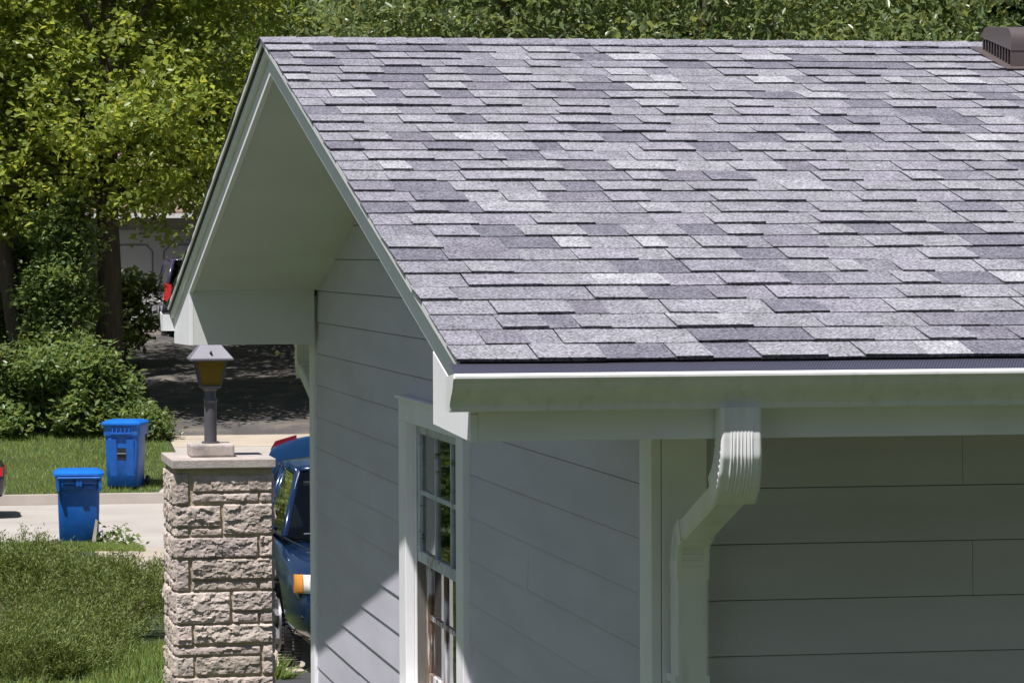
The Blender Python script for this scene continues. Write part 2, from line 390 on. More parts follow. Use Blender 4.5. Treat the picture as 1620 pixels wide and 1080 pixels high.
def window():
    y0, y1 = 12.755, 14.04; z0, z1 = G - 1.80, G - .69
    w = MB()                                    # casing, jambs, sill
    for a, b in ((12.598, y0), (y1, 14.222)):
        w.box(XW - .034, XW + .004, a, b, z0 - .02, z1)
    w.box(XW - .034, XW + .004, 12.598, 14.222, z1, G - .600)
    w.box(XW - .048, XW + .006, 12.585, 14.235, G - .600, G - .588)
    w.box(XW + .004, XW + .016, y0 - .015, y0, z0, z1); w.box(XW + .004, XW + .016, y1, y1 + .015, z0, z1)
    w.box(XW + .004, XW + .11, y0 - .015, y1 + .015, z1, z1 + .018)
    win = w.build('window', TRIM, house, bevel=.003)
    s = MB(); s.hexa([(XW - .07, 12.58, z0 - .04), (XW + .11, 12.58, z0 - .02), (XW + .11, 14.24, z0 - .02), (XW - .07, 14.24, z0 - .04)],
                     [(XW - .07, 12.58, z0 - .005), (XW + .11, 12.58, z0 + .018), (XW + .11, 14.24, z0 + .018), (XW - .07, 14.24, z0 - .005)])
    s.build('sill', TRIM, win, bevel=.003)
    JL = pmat('dark_jamb_liner', (.13, .12, .11), .7, .15, 8)
    for a, b in ((y0 - .013, y0 - .0005), (y1 + .0005, y1 + .013)):
        s = MB(); s.box(XW + .0165, XW + .11, a, b, z0, z1); s.build('jamb_liner', JL, win)
    zm = G - 1.245
    def sash(x, za, zb, bot, top, m, mm):
        f = MB(); t = .032; st = .06
        f.box(x, x + t, y0, y0 + st, za, zb); f.box(x, x + t, y1 - st, y1, za, zb)
        f.box(x + .001, x + t - .001, y0 + st, y1 - st, za, za + bot); f.box(x + .001, x + t - .001, y0 + st, y1 - st, zb - top, zb)
        o = f.build('sash', m, win, bevel=.002)
        n = MB(); iy0, iy1 = y0 + st, y1 - st
        for i in (1, 2):
            yy = iy0 + (iy1 - iy0) * i / 3; n.box(x + .004, x + t - .004, yy - .011, yy + .011, za + bot, zb - top)
        zz = (za + bot + zb - top) / 2 + .0; n.box(x + .006, x + t - .006, iy0, iy1, zz - .009, zz + .009)
        n.build('muntin', mm, win)
        g = MB(); g.box(x + .014, x + .018, iy0, iy1, za + bot, zb - top); g.build('pane', GLASS, win)
    sash(XW + .016, zm - .012, z1, .045, .045, SASH, SASH)
    sash(XW + .050, z0 + .018, zm + .03, .07, .04, OLDPAINT, OLDPAINT)
    b = MB(); b.box(XW + .30, XW + .32, 12.3, 14.5, G - 2.3, G - .3)
    c = MB()                                    # a pale panel inside, behind the near part of the lower sash
    c.box(XW + .13, XW + .133, 12.80, 13.25, G - 1.85, G - 1.28)
    c.build('pale_panel', pmat('pale_panel_paint', (.62, .60, .62), .8, .05, 3), win)
    # dark room behind
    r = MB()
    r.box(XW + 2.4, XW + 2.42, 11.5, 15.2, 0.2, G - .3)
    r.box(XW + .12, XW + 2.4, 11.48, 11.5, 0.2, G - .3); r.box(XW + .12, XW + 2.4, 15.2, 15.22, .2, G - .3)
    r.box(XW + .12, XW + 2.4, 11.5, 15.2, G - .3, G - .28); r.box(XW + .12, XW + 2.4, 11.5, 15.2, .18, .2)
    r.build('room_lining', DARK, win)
window()

def roof():
    XR = XE + .6
    d = MB()
    pr = [(YEF - .012, zd(YEF - .012) - .006), (YM, zd(YM) - .006), (YEB + .012, zd(YEB + .012) - .006), (YEB + .012, zd(YEB + .012) - .026), (YM, zd(YM) - .026), (YEF - .012, zd(YEF - .012) - .026)]
    d.prism(pr, 'x', XS + .012, XR)
    rf = d.build('roof', DECK, house)
    # --- laminated shingles, one wedge per tab
    th = math.atan(SL); cs, sn = math.cos(th), math.sin(th)
    rnd = random.Random(21); E = .1555
    base = [(1, 1, 1)] * 8 + [(.93, .93, .95)] * 4 + [(1.08, 1.08, 1.07)] * 4 + [(.86, .855, .89)] * 2 + [(1.03, 1.0, 1.04)] * 3
    def side(front):
        mb = MB()
        yo = YEF - .022
        LEN = (YM - yo) / cs
        n = int(LEN / E) + 1
        def P(x, s, h):                         # along, up-slope, height above deck
            y = yo + s * cs - h * sn; z = zd(yo) + s * sn + h * cs
            return (x, y if front else 2 * YM - y, z)
        for i in range(n):
            s0 = i * E; s1 = min(s0 + E + .035, LEN)
            if s1 - s0 < .02: continue
            x = XS + rnd.uniform(-.002, .003); tooth = rnd.random() < .5
            drift = rnd.uniform(0, 6.28); xl = XS if front else XS
            xend = XR if front else XR
            lastc = None
            while x < xend - .01:
                wdt = rnd.choice([.09, .11, .125, .14, .15, .165, .18, .20]) * (1.0 if front else 1.0) + rnd.uniform(-.015, .015)
                if x == XS: wdt *= rnd.uniform(.4, 1)
                x2 = min(x + wdt, xend)
                if xend - x2 < .05: x2 = xend
                r = rnd.random()
                c = rnd.choice(base)
                if tooth and r < .075: c = (1.34, 1.35, 1.31)
                elif tooth and r < .14: c = (1.17, 1.175, 1.15)
                elif r < .20: c = (.66, .655, .71)
                elif r < .25: c = (.76, .735, .78)
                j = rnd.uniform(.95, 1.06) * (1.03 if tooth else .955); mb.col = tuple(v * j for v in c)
                t = (.0100 if tooth else .0052) + rnd.uniform(-.0012, .0014)
                cu0 = .0016 * math.sin(x * 2.3 + drift) + .0012 * math.sin(x * 5.7 + i); cu1 = .0016 * math.sin(x2 * 2.3 + drift) + .0012 * math.sin(x2 * 5.7 + i)
                wv = lambda q: .004 * math.sin(q * 1.7 + drift * 2) + .006 * noise.noise((q * 4.1, i * 1.7, 2)) ; sj0 = wv(x) + rnd.uniform(-.0015, .0015); sj1 = wv(x2) + rnd.uniform(-.0015, .0015)
                if not tooth: sj0 += .0015; sj1 += .0015
                tk = rnd.uniform(-.004, .004) if tooth else 0
                tl, tr_ = t + cu0, t + cu1
                a, b = P(x + .0006, s0 + sj0, tl), P(x2 - .0006, s0 + sj1, tr_)
                cc, dd = P(x2 - .0006 + tk, s1, .0012), P(x + .0006 + tk, s1, .0012)
                e, f = P(x + .0006, s0 + sj0 + .001, 0), P(x2 - .0006, s0 + sj1 + .001, 0)
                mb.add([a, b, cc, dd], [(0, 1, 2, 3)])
                mb.col = tuple(v * .42 for v in c)      # bare asphalt cut edge, tinted darker to deepen the course shadow lines
                mb.add([a, b, cc, dd, e, f], [(4, 5, 1, 0), (4, 0, 3), (5, 2, 1)])
                x = x2; tooth = (not tooth) if rnd.random() < .86 else tooth
        return mb.build('shingles', SHINGLE, rf, fix=False)
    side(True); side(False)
    # --- ridge caps, overlapping pieces folded over the ridge
    rc = MB(); x = XS - .004; i = 0
    while x < XR:
        x2 = x + .142; j = rnd.uniform(.84, 1.12); rc.col = (j, j * .98, j * 1.03)
        h0 = .0065 + rnd.uniform(-.001, .001); h1 = .003; wd = .150 + rnd.uniform(-.004, .004)
        sec = [(-wd, 0), (-.035, .0), (0, -.003), (.035, 0), (wd, 0)]
        def R(x_, h): return [(x_, YM + q * cs, zd(YM) - abs(q) * sn + h + p + (.005 if abs(q) < .1 else .0065)) for q, p in sec]
        A_, B_ = R(x, h1), R(x2, h0)
        n_ = len(sec); lo = [(p[0], p[1], p[2] - .004) for p in A_]; lo2 = [(p[0], p[1], p[2] - .006) for p in B_]
        rc.add(A_ + B_ + lo + lo2,
               [(k, k + 1, n_ + k + 1, n_ + k) for k in range(n_ - 1)] +
               [(n_ + k, n_ + k + 1, 3 * n_ + k + 1, 3 * n_ + k) for k in range(n_ - 1)] + [(k, 2 * n_ + k, 2 * n_ + k + 1, k + 1) for k in range(n_ - 1)] +
               [(0, n_, 3 * n_, 2 * n_), (n_ - 1, 2 * n_ - 1, 4 * n_ - 1, 3 * n_ - 1)])
        x = x2 - .0005
    rc.build('ridge_cap', SHINGLE, rf, fix=False)
    # --- rake boards
    def rake(y0, y1, x0, x1, up, dn, nm, m):
        a = MB(); a.hexa([(x0, y0, zd(y0) - dn), (x1, y0, zd(y0) - dn), (x1, y1, zd(y1) - dn), (x0, y1, zd(y1) - dn)],
                         [(x0, y0, zd(y0) - up), (x1, y0, zd(y0) - up), (x1, y1, zd(y1) - up), (x0, y1, zd(y1) - up)])
        return a.build(nm, m, rf, bevel=.0015)
    for y0, y1 in ((YEF + .002, YM - .0005), (YEB - .002, YM + .0005)):
        rake(y0, y1, XO, XO + .02, .028, .140, 'rake_board', TRIM)
        rake(y0, y1, XO - .018, XO - .0005, .030, .068, 'rake_moulding', TRIM)
        rake(y0, y1, XS + .004, XS + .012, .002, .024, 'drip_edge', ALU)
        yi = YF - .085 if y0 < YM else YEB - .915
        rake(yi, y1, XO + .0205, XW + .02, .112, SOFD, 'rake_soffit', SOFFIT)
    # --- boxed eave returns
    for s, yo_, yi, zo, zi in ((1, YEF, 9.37, G - .485, G - .469), (-1, YEB, 17.17, G - .470, G - .456)):
        r = MB()
        r.prism([(yo_, zo), (yi, zi), (yi, zd(yi) - .141), (yo_, zd(yo_) - .141)], 'x', XO - .0012, XO + .019)
        r.build('eave_return', TRIM, rf, bevel=.0015)
        r = MB(); r.box(XO + .0195, XW - .023, min(yi, yi - s * .018), max(yi, yi - s * .018), zi + .002, zd(yi) - SOFD + .004)
        r.build('return_board', SOFFIT, rf)
        r = MB(); yy = yo_ + s * .02
        r.box(XO + .0195, XR, min(yo_, yy), max(yo_, yy), zo + .001, zd(yo_) - .030); r.build('fascia', TRIM, rf, bevel=.0015)
        ye = YF - .002 if s > 0 else YB + .016
        r = MB(); r.box(XO + .0195, XR, min(yy, ye), max(yy, ye), zi + .012, zi + .022); r.build('eave_soffit', SOFFIT, rf)
    # --- gutters
    prof = [(0, -.030), (0, -.116), (-.060, -.117), (-.064, -.114), (-.066, -.101), (-.072, -.092), (-.086, -.078), (-.102, -.066), (-.113, -.054), (-.119, -.044), (-.121, -.038),
            (-.126, -.036), (-.130, -.030), (-.130, -.024), (-.126, -.019), (-.118, -.018), (-.114, -.022)]
    for s, ye in ((1, YEF - .002), (-1, YEB + .002)):
        zt = G - .288
        pp = [(ye + s * a, zt + b) for a, b in prof]
        inner = [(ye + s * (a * .97 - .0012), zt + b * .985 - .0005) for a, b in prof]
        g = MB(); xa, xb = XS - .022, XR
        for a, b in zip(pp, pp[1:]):
            g.quad((xa, a[0], a[1]), (xb, a[0], a[1]), (xb, b[0], b[1]), (xa, b[0], b[1]))
        gu = g.build('gutter', ALU, rf, autosmooth=35, fix=False)
        c = MB(); c.prism(pp[:13] + [pp[14]], 'x', xa - .004, xa + .001); c.build('end_cap', ALU, gu)
        q = MB()
        ys_ = [(ye - s * .1165, zt - .0195), (ye - s * .08, zt - .010), (ye - s * .04, zt - .001), (ye - s * .014, zt + .0035)]
        for a, b in zip(ys_, ys_[1:]): q.quad((xa + .002, a[0], a[1]), (xb, a[0], a[1]), (xb, b[0], b[1]), (xa + .002, b[0], b[1]))
        q.build('gutter_guard', GUARD, gu)
        # --- downspout with two crimped elbows
        wl = lambda y: y if s > 0 else 2 * YM - y
        hw, hd = .047, .034
        path = [(2.147, 8.708, G - .400), (2.147, 8.708, G - .476), (2.147, 8.711, G - .520), (2.147, 8.724, G - .558), (2.148, 8.745, G - .590), (2.149, 8.785, G - .618),
                (2.162, 9.245, G - .757), (2.166, 9.312, G - .780), (2.169, 9.345, G - .806), (2.170, 9.360, G - .84), (2.170, 9.366, G - .90), (2.170, 9.366, .05)]
        def ring(i, hw, hd, grow=0):
            p = Vector(path[i]); d = (Vector(path[min(i + 1, len(path) - 1)]) - Vector(path[max(i - 1, 0)])).normalized()
            a = Vector((1, 0, 0)); b = d.cross(a).normalized()
            c = .008; pts = []
            for u, v in ((-1, -1), (1, -1), (1, 1), (-1, 1)):
                for du, dv in (((0, 1), (1, 0)) if u * v > 0 else ((1, 0), (0, 1))):
                    q = p + a * u * (hw - c * du) + b * v * (hd - c * dv)
                    pts.append((q.x, wl(q.y), q.z))
            return pts
        dsp = MB(); dsp.loft([ring(i, hw, hd) for i in range(8, len(path))]); ds = dsp.build('downspout', ALU, rf, autosmooth=40)
        def fine(idx, hw, hd, n=10):            # resample the elbow and press crimps into it
            src = [Vector(path[i]) for i in idx]; res = []
            for k in range(n * (len(src) - 1) + 1):
                t = k / n; i = min(int(t), len(src) - 2); res.append(src[i].lerp(src[i + 1], t - i))
            return res
        def elbow(pts, hw, hd, ribs_long, flare, crimp):
            e = MB(); rings = []; n = len(pts)
            for i, p in enumerate(pts):
                d = (pts[min(i + 2, n - 1)] - pts[max(i - 2, 0)]).normalized(); b = d.cross(Vector((1, 0, 0))).normalized()
                t = i / (n - 1); row = []
                w_ = hw + flare * t; h_ = hd + flare * t
                cr_ = crimp * (1 if i % 4 < 2 else 0) * (1 if .18 < t < .8 else 0)
                m_ = 33
                for k in range(m_):             # the face away from the wall, with ribs
                    u = -1 + 2 * k / (m_ - 1); rib = 0
                    if ribs_long and .12 < t < .97 and abs(u) < .52: rib = .0035 * math.sin(min(1, (t - .12) / .15) * 1.57) * (math.cos(u * 36) * .5 + .5) * min(1, (.97 - t) / .3)
                    edge = .006 * max(0, (abs(u) - .86) / .14) ** 2
                    q = p + Vector((1, 0, 0)) * u * w_ + b * (h_ - edge + rib - (crimp * .8 if (not ribs_long and i % 4 < 2 and abs(u) < .62 and .15 < t < .85) else 0))
                    row.append(q)
                for sg in (1, -1):
                    pass
                row += [p + Vector((1, 0, 0)) * (w_ - cr_) + b * v * h_ for v in (.7, .2, -.4, -.85)]
                row += [p + Vector((1, 0, 0)) * u * w_ - b * h_ for u in (.95, -.95)]
                row += [p - Vector((1, 0, 0)) * (w_ - cr_) + b * v * h_ for v in (-.85, -.4, .2, .7)]
                rings.append([(q.x, wl(q.y), q.z) for q in row])
            e.loft(rings); return e.build('elbow', ALU, ds, autosmooth=38)
        up = fine([0, 1, 2, 3, 4, 5], hw, hd)
        elbow(up, hw + .005, hd + .004, True, .007, .005)
        lowp = fine([5, 6], hw, hd, 6)
        lo_ = MB()
        for i in (5, 6): pass
        lo_.loft([ring(5, hw - .002, hd - .002), ring(6, hw - .002, hd - .002), ring(7, hw - .002, hd - .002)])
        lo_.build('offset_pipe', ALU, ds, autosmooth=40)
        elbow(fine([6, 7, 8, 9, 10], hw, hd, 16), hw + .001, hd + .001, False, .0015, .0090)
        st = MB(); st.box(2.170 - hw - .002, 2.170 + hw + .002, min(wl(9.331), wl(9.45)), max(wl(9.331), wl(9.45)), G - 1.19, G - 1.168)
        st.build('strap', ALU, ds)
    # --- vent near the ridge
    vx0, vx1 = 4.243, 4.72
    def B(y, h): return (y, zd(y) + .012 + h)
    v = MB()
    prof2 = [(12.836, zd(12.836) + .088), (12.842, zd(12.842) + .108), (12.86, zd(12.86) + .122), (12.90, zd(12.90) + .128), (13.17, zd(13.17) + .085), (13.20, zd(13.2) + .075), (13.225, zd(13.225) + .012), (13.225, zd(13.225) + .055)]
    hood = [(12.836, zd(12.836) + .075), (12.836, zd(12.836) + .100), (12.837, zd(12.837) + .120), (12.842, zd(12.842) + .134), (12.851, zd(12.851) + .145), (12.863, zd(12.863) + .152), (12.880, zd(12.880) + .155), (13.15, zd(13.15) + .112), (13.215, zd(13.215) + .070), (13.215, zd(13.215) + .060)]
    v.prism(hood, 'x', vx0, vx1)
    vent = v.build('roof_vent', VENTM, rf, autosmooth=30)
    v = MB(); v.prism([B(12.85, 0), B(12.85, .070), B(13.21, .050), B(13.21, 0)], 'x', vx0 + .018, vx1 - .018); v.build('vent_core', TRIMB, vent)
    for k in range(11):
        y = 12.845 + k * .0345; l = MB()
        l.hexa([(vx0 + .002, y, zd(y) + .012), (vx0 + .02, y + .012, zd(y) + .012), (vx0 + .02, y + .018, zd(y) + .012), (vx0 + .002, y + .010, zd(y) + .012)],
               [(vx0 + .002, y, zd(y) + .078 - k * .0022), (vx0 + .02, y + .012, zd(y) + .078 - k * .0022), (vx0 + .02, y + .018, zd(y) + .078 - k * .0022), (vx0 + .002, y + .010, zd(y) + .078 - k * .0022)])
        l.build('louvre', VENTM, vent)
    l = MB(); l.prism([B(12.838, 0), B(12.838, .066), B(12.848, .066), B(12.848, 0)], 'x', vx0 + .002, vx1 - .002); l.build('vent_face', VENTM, vent)
    l = MB(); l.prism([B(12.80, -.002), B(12.80, .002), B(13.26, .002), B(13.26, -.002)], 'x', vx0 - .03, vx1 + .03); l.build('flashing', VENTM, vent)
roof()
# ---------------------------------------------------------------- stone pillar and lantern
def pillar():
    px0, px1, py0, py1 = 1.695, 2.283, 21.04, 21.78
    t = thing('stone_pillar', 'square pillar of rough buff ledge stone with a concrete cap beside the driveway', 'pillar', (px0 + .29, py0 + .37, 0))
    core = MB(); core.box(px0 + .002, px1 - .002, py0 + .002, py1 - .002, 0, 1.648); core.build('mortar_core', MORTAR, t)
    front = [(276, 298, 746, 796), (304, 431, 749, 776), (303, 409, 778, 792.5), (411, 431, 778, 792.5), (276, 348.5, 797.5, 831), (352, 431, 795, 844),
             (276, 297.5, 833, 846), (300, 350.5, 833.5, 846), (276, 407.5, 848, 880.5), (410, 431, 846, 879.5),
             (276, 297.5, 882.5, 932.5), (301, 431, 881.5, 915), (302, 407, 917, 932), (409, 431, 917, 932),
             (276, 363, 934.5, 985), (366, 431, 934, 965.5), (366, 407.5, 967.5, 984), (409.5, 431, 967.5, 984),
             (276, 302, 986.5, 1019), (304.5, 431, 986, 1017), (276, 411, 1021, 1035), (413.5, 431, 1019, 1066),
             (276, 304.5, 1037, 1068), (307, 411, 1037, 1066.5), (276, 431, 1070, 1100), (276, 340, 1102, 1135), (342.5, 431, 1102, 1135), (276, 390, 1137, 1171), (393, 431, 1137, 1171)]
    rows = [(746, 796, [0, .45, 1]), (797.5, 831, [0, .7, 1]), (833, 846, [0, .35, 1]), (848, 880.5, [0, .55, 1]), (882.5, 915, [0, .3, 1]), (917, 932, [0, .6, 1]), (934.5, 965.5, [0, .5, 1]),
            (967.5, 985, [0, .75, 1]), (986.5, 1019, [0, .4, 1]), (1021, 1035, [0, .65, 1]), (1037, 1068, [0, .35, 1]), (1070, 1100, [0, .6, 1]), (1102, 1135, [0, .4, 1]), (1137, 1171, [0, .7, 1])]
    Z = lambda p: max(0, G - (p - 397.5) / 5516 * py0)
    X = lambda p: px0 + (p - 276) * (px1 - px0) / 155
    mb = MB(); rnd = random.Random(4)
    def stone(o, ux, un, u0, u1, z0, z1, seed, ca=0, cb=0):
        """rock faced block on the face through o, along ux, outward un; ca / cb: a corner end, carried round"""
        nu = max(5, int((u1 - u0) / .0075)); nv = max(5, int((z1 - z0) / .007))
        tone = rnd.uniform(.82, 1.12); mb.col = (tone, tone * rnd.uniform(.96, 1.0), tone * rnd.uniform(.92, 1.0))
        amp = min(.0155, .006 + (z1 - z0) * .085) * rnd.uniform(.8, 1.25); peak = rnd.uniform(.28, .55)
        g = []
        for j in range(nv + 1):
            for i in range(nu + 1):
                a, b = i / nu, j / nv
                u = u0 + (u1 - u0) * a; z = z0 + (z1 - z0) * b
                du = min((u - u0) / .010, (u1 - u) / .010, 1)
                dv = min((z - z0) / .010, (z1 - z) / .018, 1)
                e = max(0, min(du, dv)); e = e * (2 - e)
                bulge = .55 + .45 * math.sin(math.pi * min(1, max(0, (b - peak + .5)))) if True else 1
                def facet(fu, fz, k_):       # split faces: every cell of the stone breaks along its own plane
                    q = Vector((u * fu + seed * 7.3, z * fz + seed * 3.1, k_))
                    c_ = noise.voronoi(q)[1][0]; hsh = noise.cell_vector(Vector((c_[0] * 91.7, c_[1] * 57.3, c_[2] * 33.1)))
                    return .5 * hsh[2] + (hsh[0] - .5) * 1.5 * (q.x - c_[0]) + (hsh[1] - .62) * 1.7 * (q.y - c_[1])
                n1 = facet(11, 16, .5); n2 = facet(30, 42, 3.5)
                n3 = noise.fractal((u * 60 + seed, z * 75, seed), 1.0, 2.0, 3)
                h = e * amp * (.35 + .35 * bulge + .85 * n1 + .38 * n2 + .16 * n3)
                wob = .003 * noise.noise((u * 30, z * 30, seed + 9))
                p = Vector(o) + Vector(ux) * (u + wob * e) + Vector((0, 0, 1)) * z + Vector(un) * (h + .0008 + (0 if e > 0 else -.004))
                g.append(p)
        mb.add(g, [(j * (nu + 1) + i, j * (nu + 1) + i + 1, (j + 1) * (nu + 1) + i + 1, (j + 1) * (nu + 1) + i) for j in range(nv) for i in range(nu)])
    for k, (a, b, c, d) in enumerate(front):
        stone((0, py0, 0), (1, 0, 0), (0, -1, 0), X(a), X(b), Z(d), Z(c), k + 1.37, 0, 0)
        if k < 40: stone((px0 + px1, py1, 0), (-1, 0, 0), (0, 1, 0), X(a), X(b), Z(d), Z(c), k + 80.3)
    for k, (c, d, cut) in enumerate(rows):
        for a, b in zip(cut, cut[1:]):
            w = py1 - py0
            stone((px0, py1, 0), (0, -1, 0), (-1, 0, 0), a * w + .003, b * w - .003, Z(d), Z(c), k + a * 5 + 30.2)
            stone((px1, py0, 0), (0, 1, 0), (1, 0, 0), a * w + .003, b * w - .003, Z(d), Z(c), k + a * 5 + 55.7)
    mb.build('stonework', STONE, t, autosmooth=18, fix=False)
    c = MB(); c.box(1.672, 2.302, 20.998, 21.83, 1.648, 1.704); c.build('cap', CAPM, t, bevel=.006)
    c = MB(); c.box(1.805, 2.073, 21.22, 21.50, 1.7045, 1.782); c.build('lamp_plinth', CAPM, t, bevel=.012)
    lx, ly = 1.94, 21.37
    L = thing('lamp_post', 'dark metal lantern with amber glass on a short post standing on the stone pillar', 'lamp', (lx, ly, 1.782))
    p = MB(); p.tube([(lx, ly, 1.783), (lx, ly, 2.03)], .0385, 20); p.tube([(lx, ly, 1.783), (lx, ly, 1.793)], .055, 20)
    p.tube([(lx, ly, 2.03), (lx, ly, 2.045), (lx, ly, 2.07), (lx, ly, 2.10), (lx, ly, 2.125)], [.0385, .045, .032, .034, .060], 20)
    p.build('post', LAMPM, L, autosmooth=40)
    zb, zt, wb, wt = 2.130, 2.292, .058, .094
    def sq(w, z, r=0): return [(lx + sx * w, ly + sy * w, z) for sx, sy in ((-1, -1), (1, -1), (1, 1), (-1, 1))]
    f = MB()
    B_, T_ = sq(wb, zb), sq(wt, zt)
    for i in range(4):
        f.tube([B_[i], T_[i]], .007, 6); f.tube([B_[i], B_[(i + 1) % 4]], .008, 6); f.tube([T_[i], T_[(i + 1) % 4]], .007, 6)
    f.hexa(sq(wb * .98, zb - .012), sq(wb * .98, zb + .002))
    f.build('lantern_frame', LAMPM, L)
    b2, t2 = sq(wb - .003, zb + .004), sq(wt - .003, zt)
    for i in range(4):
        g = MB(); g.quad(b2[i], b2[(i + 1) % 4], t2[(i + 1) % 4], t2[i]); g.build('glass_pane', AMBER, L)
    bl = MB(); bl.tube([(lx, ly, 2.132), (lx, ly, 2.17), (lx, ly, 2.18), (lx, ly, 2.22), (lx, ly, 2.245), (lx, ly, 2.252)], [.016, .016, .02, .03, .02, .004], 14)
    bl.build('bulb', CLRL, L, smooth=True)
    r = MB(); r.loft([sq(.131, 2.292), sq(.133, 2.300), sq(.131, 2.306), sq(.066, 2.384), sq(.060, 2.388)])
    rf = r.build('lamp_roof', pmat('lamp_roof_metal', (.22, .215, .25), .4, .1, 10, metal=.2), L, bevel=.004)
    k = MB(); k.tube([(lx - .005, ly - .108, 2.335), (lx - .005, ly - .125, 2.35)], [.009, .006], 8); k.build('screw', LAMPM, rf)
pillar()

# ---------------------------------------------------------------- wheeled bins
def rr(w, d, z, r=.06, n=4, dy=0):
    pts = []
    for cx, cy, a0 in ((w - r, d - r, 0), (-w + r, d - r, 90), (-w + r, -d + r, 180), (w - r, -d + r, 270)):
        for k in range(n + 1):
            a = math.radians(a0 + 90 * k / n); pts.append((cx + r * math.cos(a), cy + dy + r * math.sin(a), z))
    return pts

def wheeled_bin(label, loc, rz, s):
    t = thing('recycling_bin', label, 'bin', loc, rz, 'blue wheeled bins by the road')
    # front is local -y
    b = MB(); b.loft([rr(.235 * s, .25 * s, .03), rr(.242 * s, .265 * s, .05), rr(.258 * s, .283 * s, .55 * s), rr(.262 * s, .292 * s, .80 * s), rr(.262 * s, .292 * s, .82 * s),
                      rr(.285 * s, .312 * s, .825 * s), rr(.292 * s, .322 * s, .965 * s), rr(.30 * s, .33 * s, .97 * s), rr(.30 * s, .33 * s, .985 * s)])
    body = b.build('body', BINM, t, autosmooth=45, local=True)
    p = MB()                                    # raised panels leave the lift channel between them
    for sx in (-1, 1):
        p.hexa([(sx * .07 * s, -.262 * s, .10), (sx * .185 * s, -.262 * s, .10), (sx * .185 * s, -.20 * s, .10), (sx * .07 * s, -.20 * s, .10)],
               [(sx * .075 * s, -.315 * s, .78 * s), (sx * .20 * s, -.315 * s, .78 * s), (sx * .20 * s, -.26 * s, .78 * s), (sx * .075 * s, -.26 * s, .78 * s)])
    p.build('front_panel', BINM, body, bevel=.01, local=True)
    p = MB()
    for k in range(5):
        x = (-.13 + k * .065) * s; p.box(x - .012 * s, x + .012 * s, -.338 * s, -.30 * s, .865 * s, .955 * s)
    p.box(-.17 * s, .17 * s, -.346 * s, -.30 * s, .845 * s, .865 * s); p.build('rib', BINM, body, bevel=.004, local=True)
    p = MB(); p.box(-.066 * s, .066 * s, -.286 * s, -.26 * s, .45 * s, .66 * s); p.build('pocket_shade', TRIMB, body, local=True)  # black box standing in for the shade inside the lift channel
    p = MB(); p.tube([(-.07 * s, -.300 * s, .545 * s), (.07 * s, -.300 * s, .545 * s)], .011, 8); p.build('lift_bar', RIMM, body, local=True)
    p = MB(); p.hexa([(-.292 * s, -.20 * s, .84 * s), (-.296 * s, -.20 * s, .84 * s), (-.296 * s, -.10 * s, .84 * s), (-.292 * s, -.10 * s, .84 * s)], [(-.292 * s, -.20 * s, .93 * s), (-.2975 * s, -.20 * s, .93 * s), (-.2975 * s, -.10 * s, .93 * s), (-.292 * s, -.10 * s, .93 * s)]); p.build('sticker', TRIM, body, local=True)
    # back: handle with three webs, a black box for the recess shade, axle
    p = MB(); p.tube([(-.27 * s, .385 * s, .965 * s), (.27 * s, .385 * s, .965 * s)], .020, 10)
    for x in (-.265, -.02, .02, .265): p.box((x - .018) * s, (x + .018) * s, .30 * s, .39 * s, .80 * s if abs(x) > .1 else .86 * s, .975 * s)
    p.box(-.20 * s, -.06 * s, .318 * s, .345 * s, .82 * s, .87 * s); p.box(.06 * s, .20 * s, .318 * s, .345 * s, .82 * s, .87 * s)
    p.build('handle', BINM, body, bevel=.006, local=True)
    p = MB(); p.box(-.12 * s, .12 * s, .225 * s, .275 * s, .02, .15 * s); p.build('axle_shade', TRIMB, body, local=True)  # black box standing in for the shade around the axle
    p = MB(); p.tube([(-.30 * s, .27 * s, .10), (.30 * s, .27 * s, .10)], .012, 8); p.build('axle', TRIMB, t, local=True)
    for sx in (-1, 1):
        w = MB(); w.tube([(sx * .262 * s, .27 * s, .10), (sx * .268 * s, .27 * s, .10), (sx * .305 * s, .27 * s, .10), (sx * .31 * s, .27 * s, .10)], [.085, .10, .10, .085], 20)
        wo = w.build('wheel', RUBBER, t, autosmooth=40, local=True)
        w = MB(); w.tube([(sx * .308 * s, .27 * s, .10), (sx * .316 * s, .27 * s, .10)], .045, 14); w.build('hub', TRIMB, wo, local=True)
    l = MB(); l.loft([rr(.312 * s, .345 * s, .987 * s, .06, 4, -.005), rr(.320 * s, .352 * s, .992 * s, .06, 4, -.005), rr(.318 * s, .35 * s, 1.02 * s, .06, 4, -.005), rr(.26 * s, .29 * s, 1.055 * s, .06), rr(.2 * s, .22 * s, 1.062 * s, .05)])
    lid = l.build('lid', BINLID, t, autosmooth=40, local=True)
    h = MB(); h.tube([(-.24 * s, .365 * s, 1.0 * s), (.24 * s, .365 * s, 1.0 * s)], .014, 8); h.build('hinge', BINM, lid, local=True)
    return t
b1 = wheeled_bin('blue bin seen from behind on the near verge, a stake leaning on it', (2.52, 47.55, terr(2.52, 47.55) + .03), math.radians(178), 1.06)
b2 = wheeled_bin('blue wheeled bin with closed lid facing the road from the far lawn', (3.97, 59.75, terr(3.97, 59.75) - .01), math.radians(-16), 1.10)
stk = MB(); stk.hexa([(2.63, 46.98, -1.12), (2.70, 46.98, -1.12), (2.70, 47.02, -1.12), (2.63, 47.02, -1.12)], [(2.725, 47.13, -.63), (2.755, 47.13, -.65), (2.755, 47.17, -.65), (2.725, 47.17, -.63)])
tag(stk.build('wooden_stake', WOOD, bevel=.004), 'grey weathered wooden stake leaning against the nearer blue bin', 'stake')

# ---------------------------------------------------------------- cars
def evaluated(o):
    dg = bpy.context.evaluated_depsgraph_get(); dg.update()
    me = bpy.data.meshes.new_from_object(o.evaluated_get(dg)); o.modifiers.clear(); o.data = me

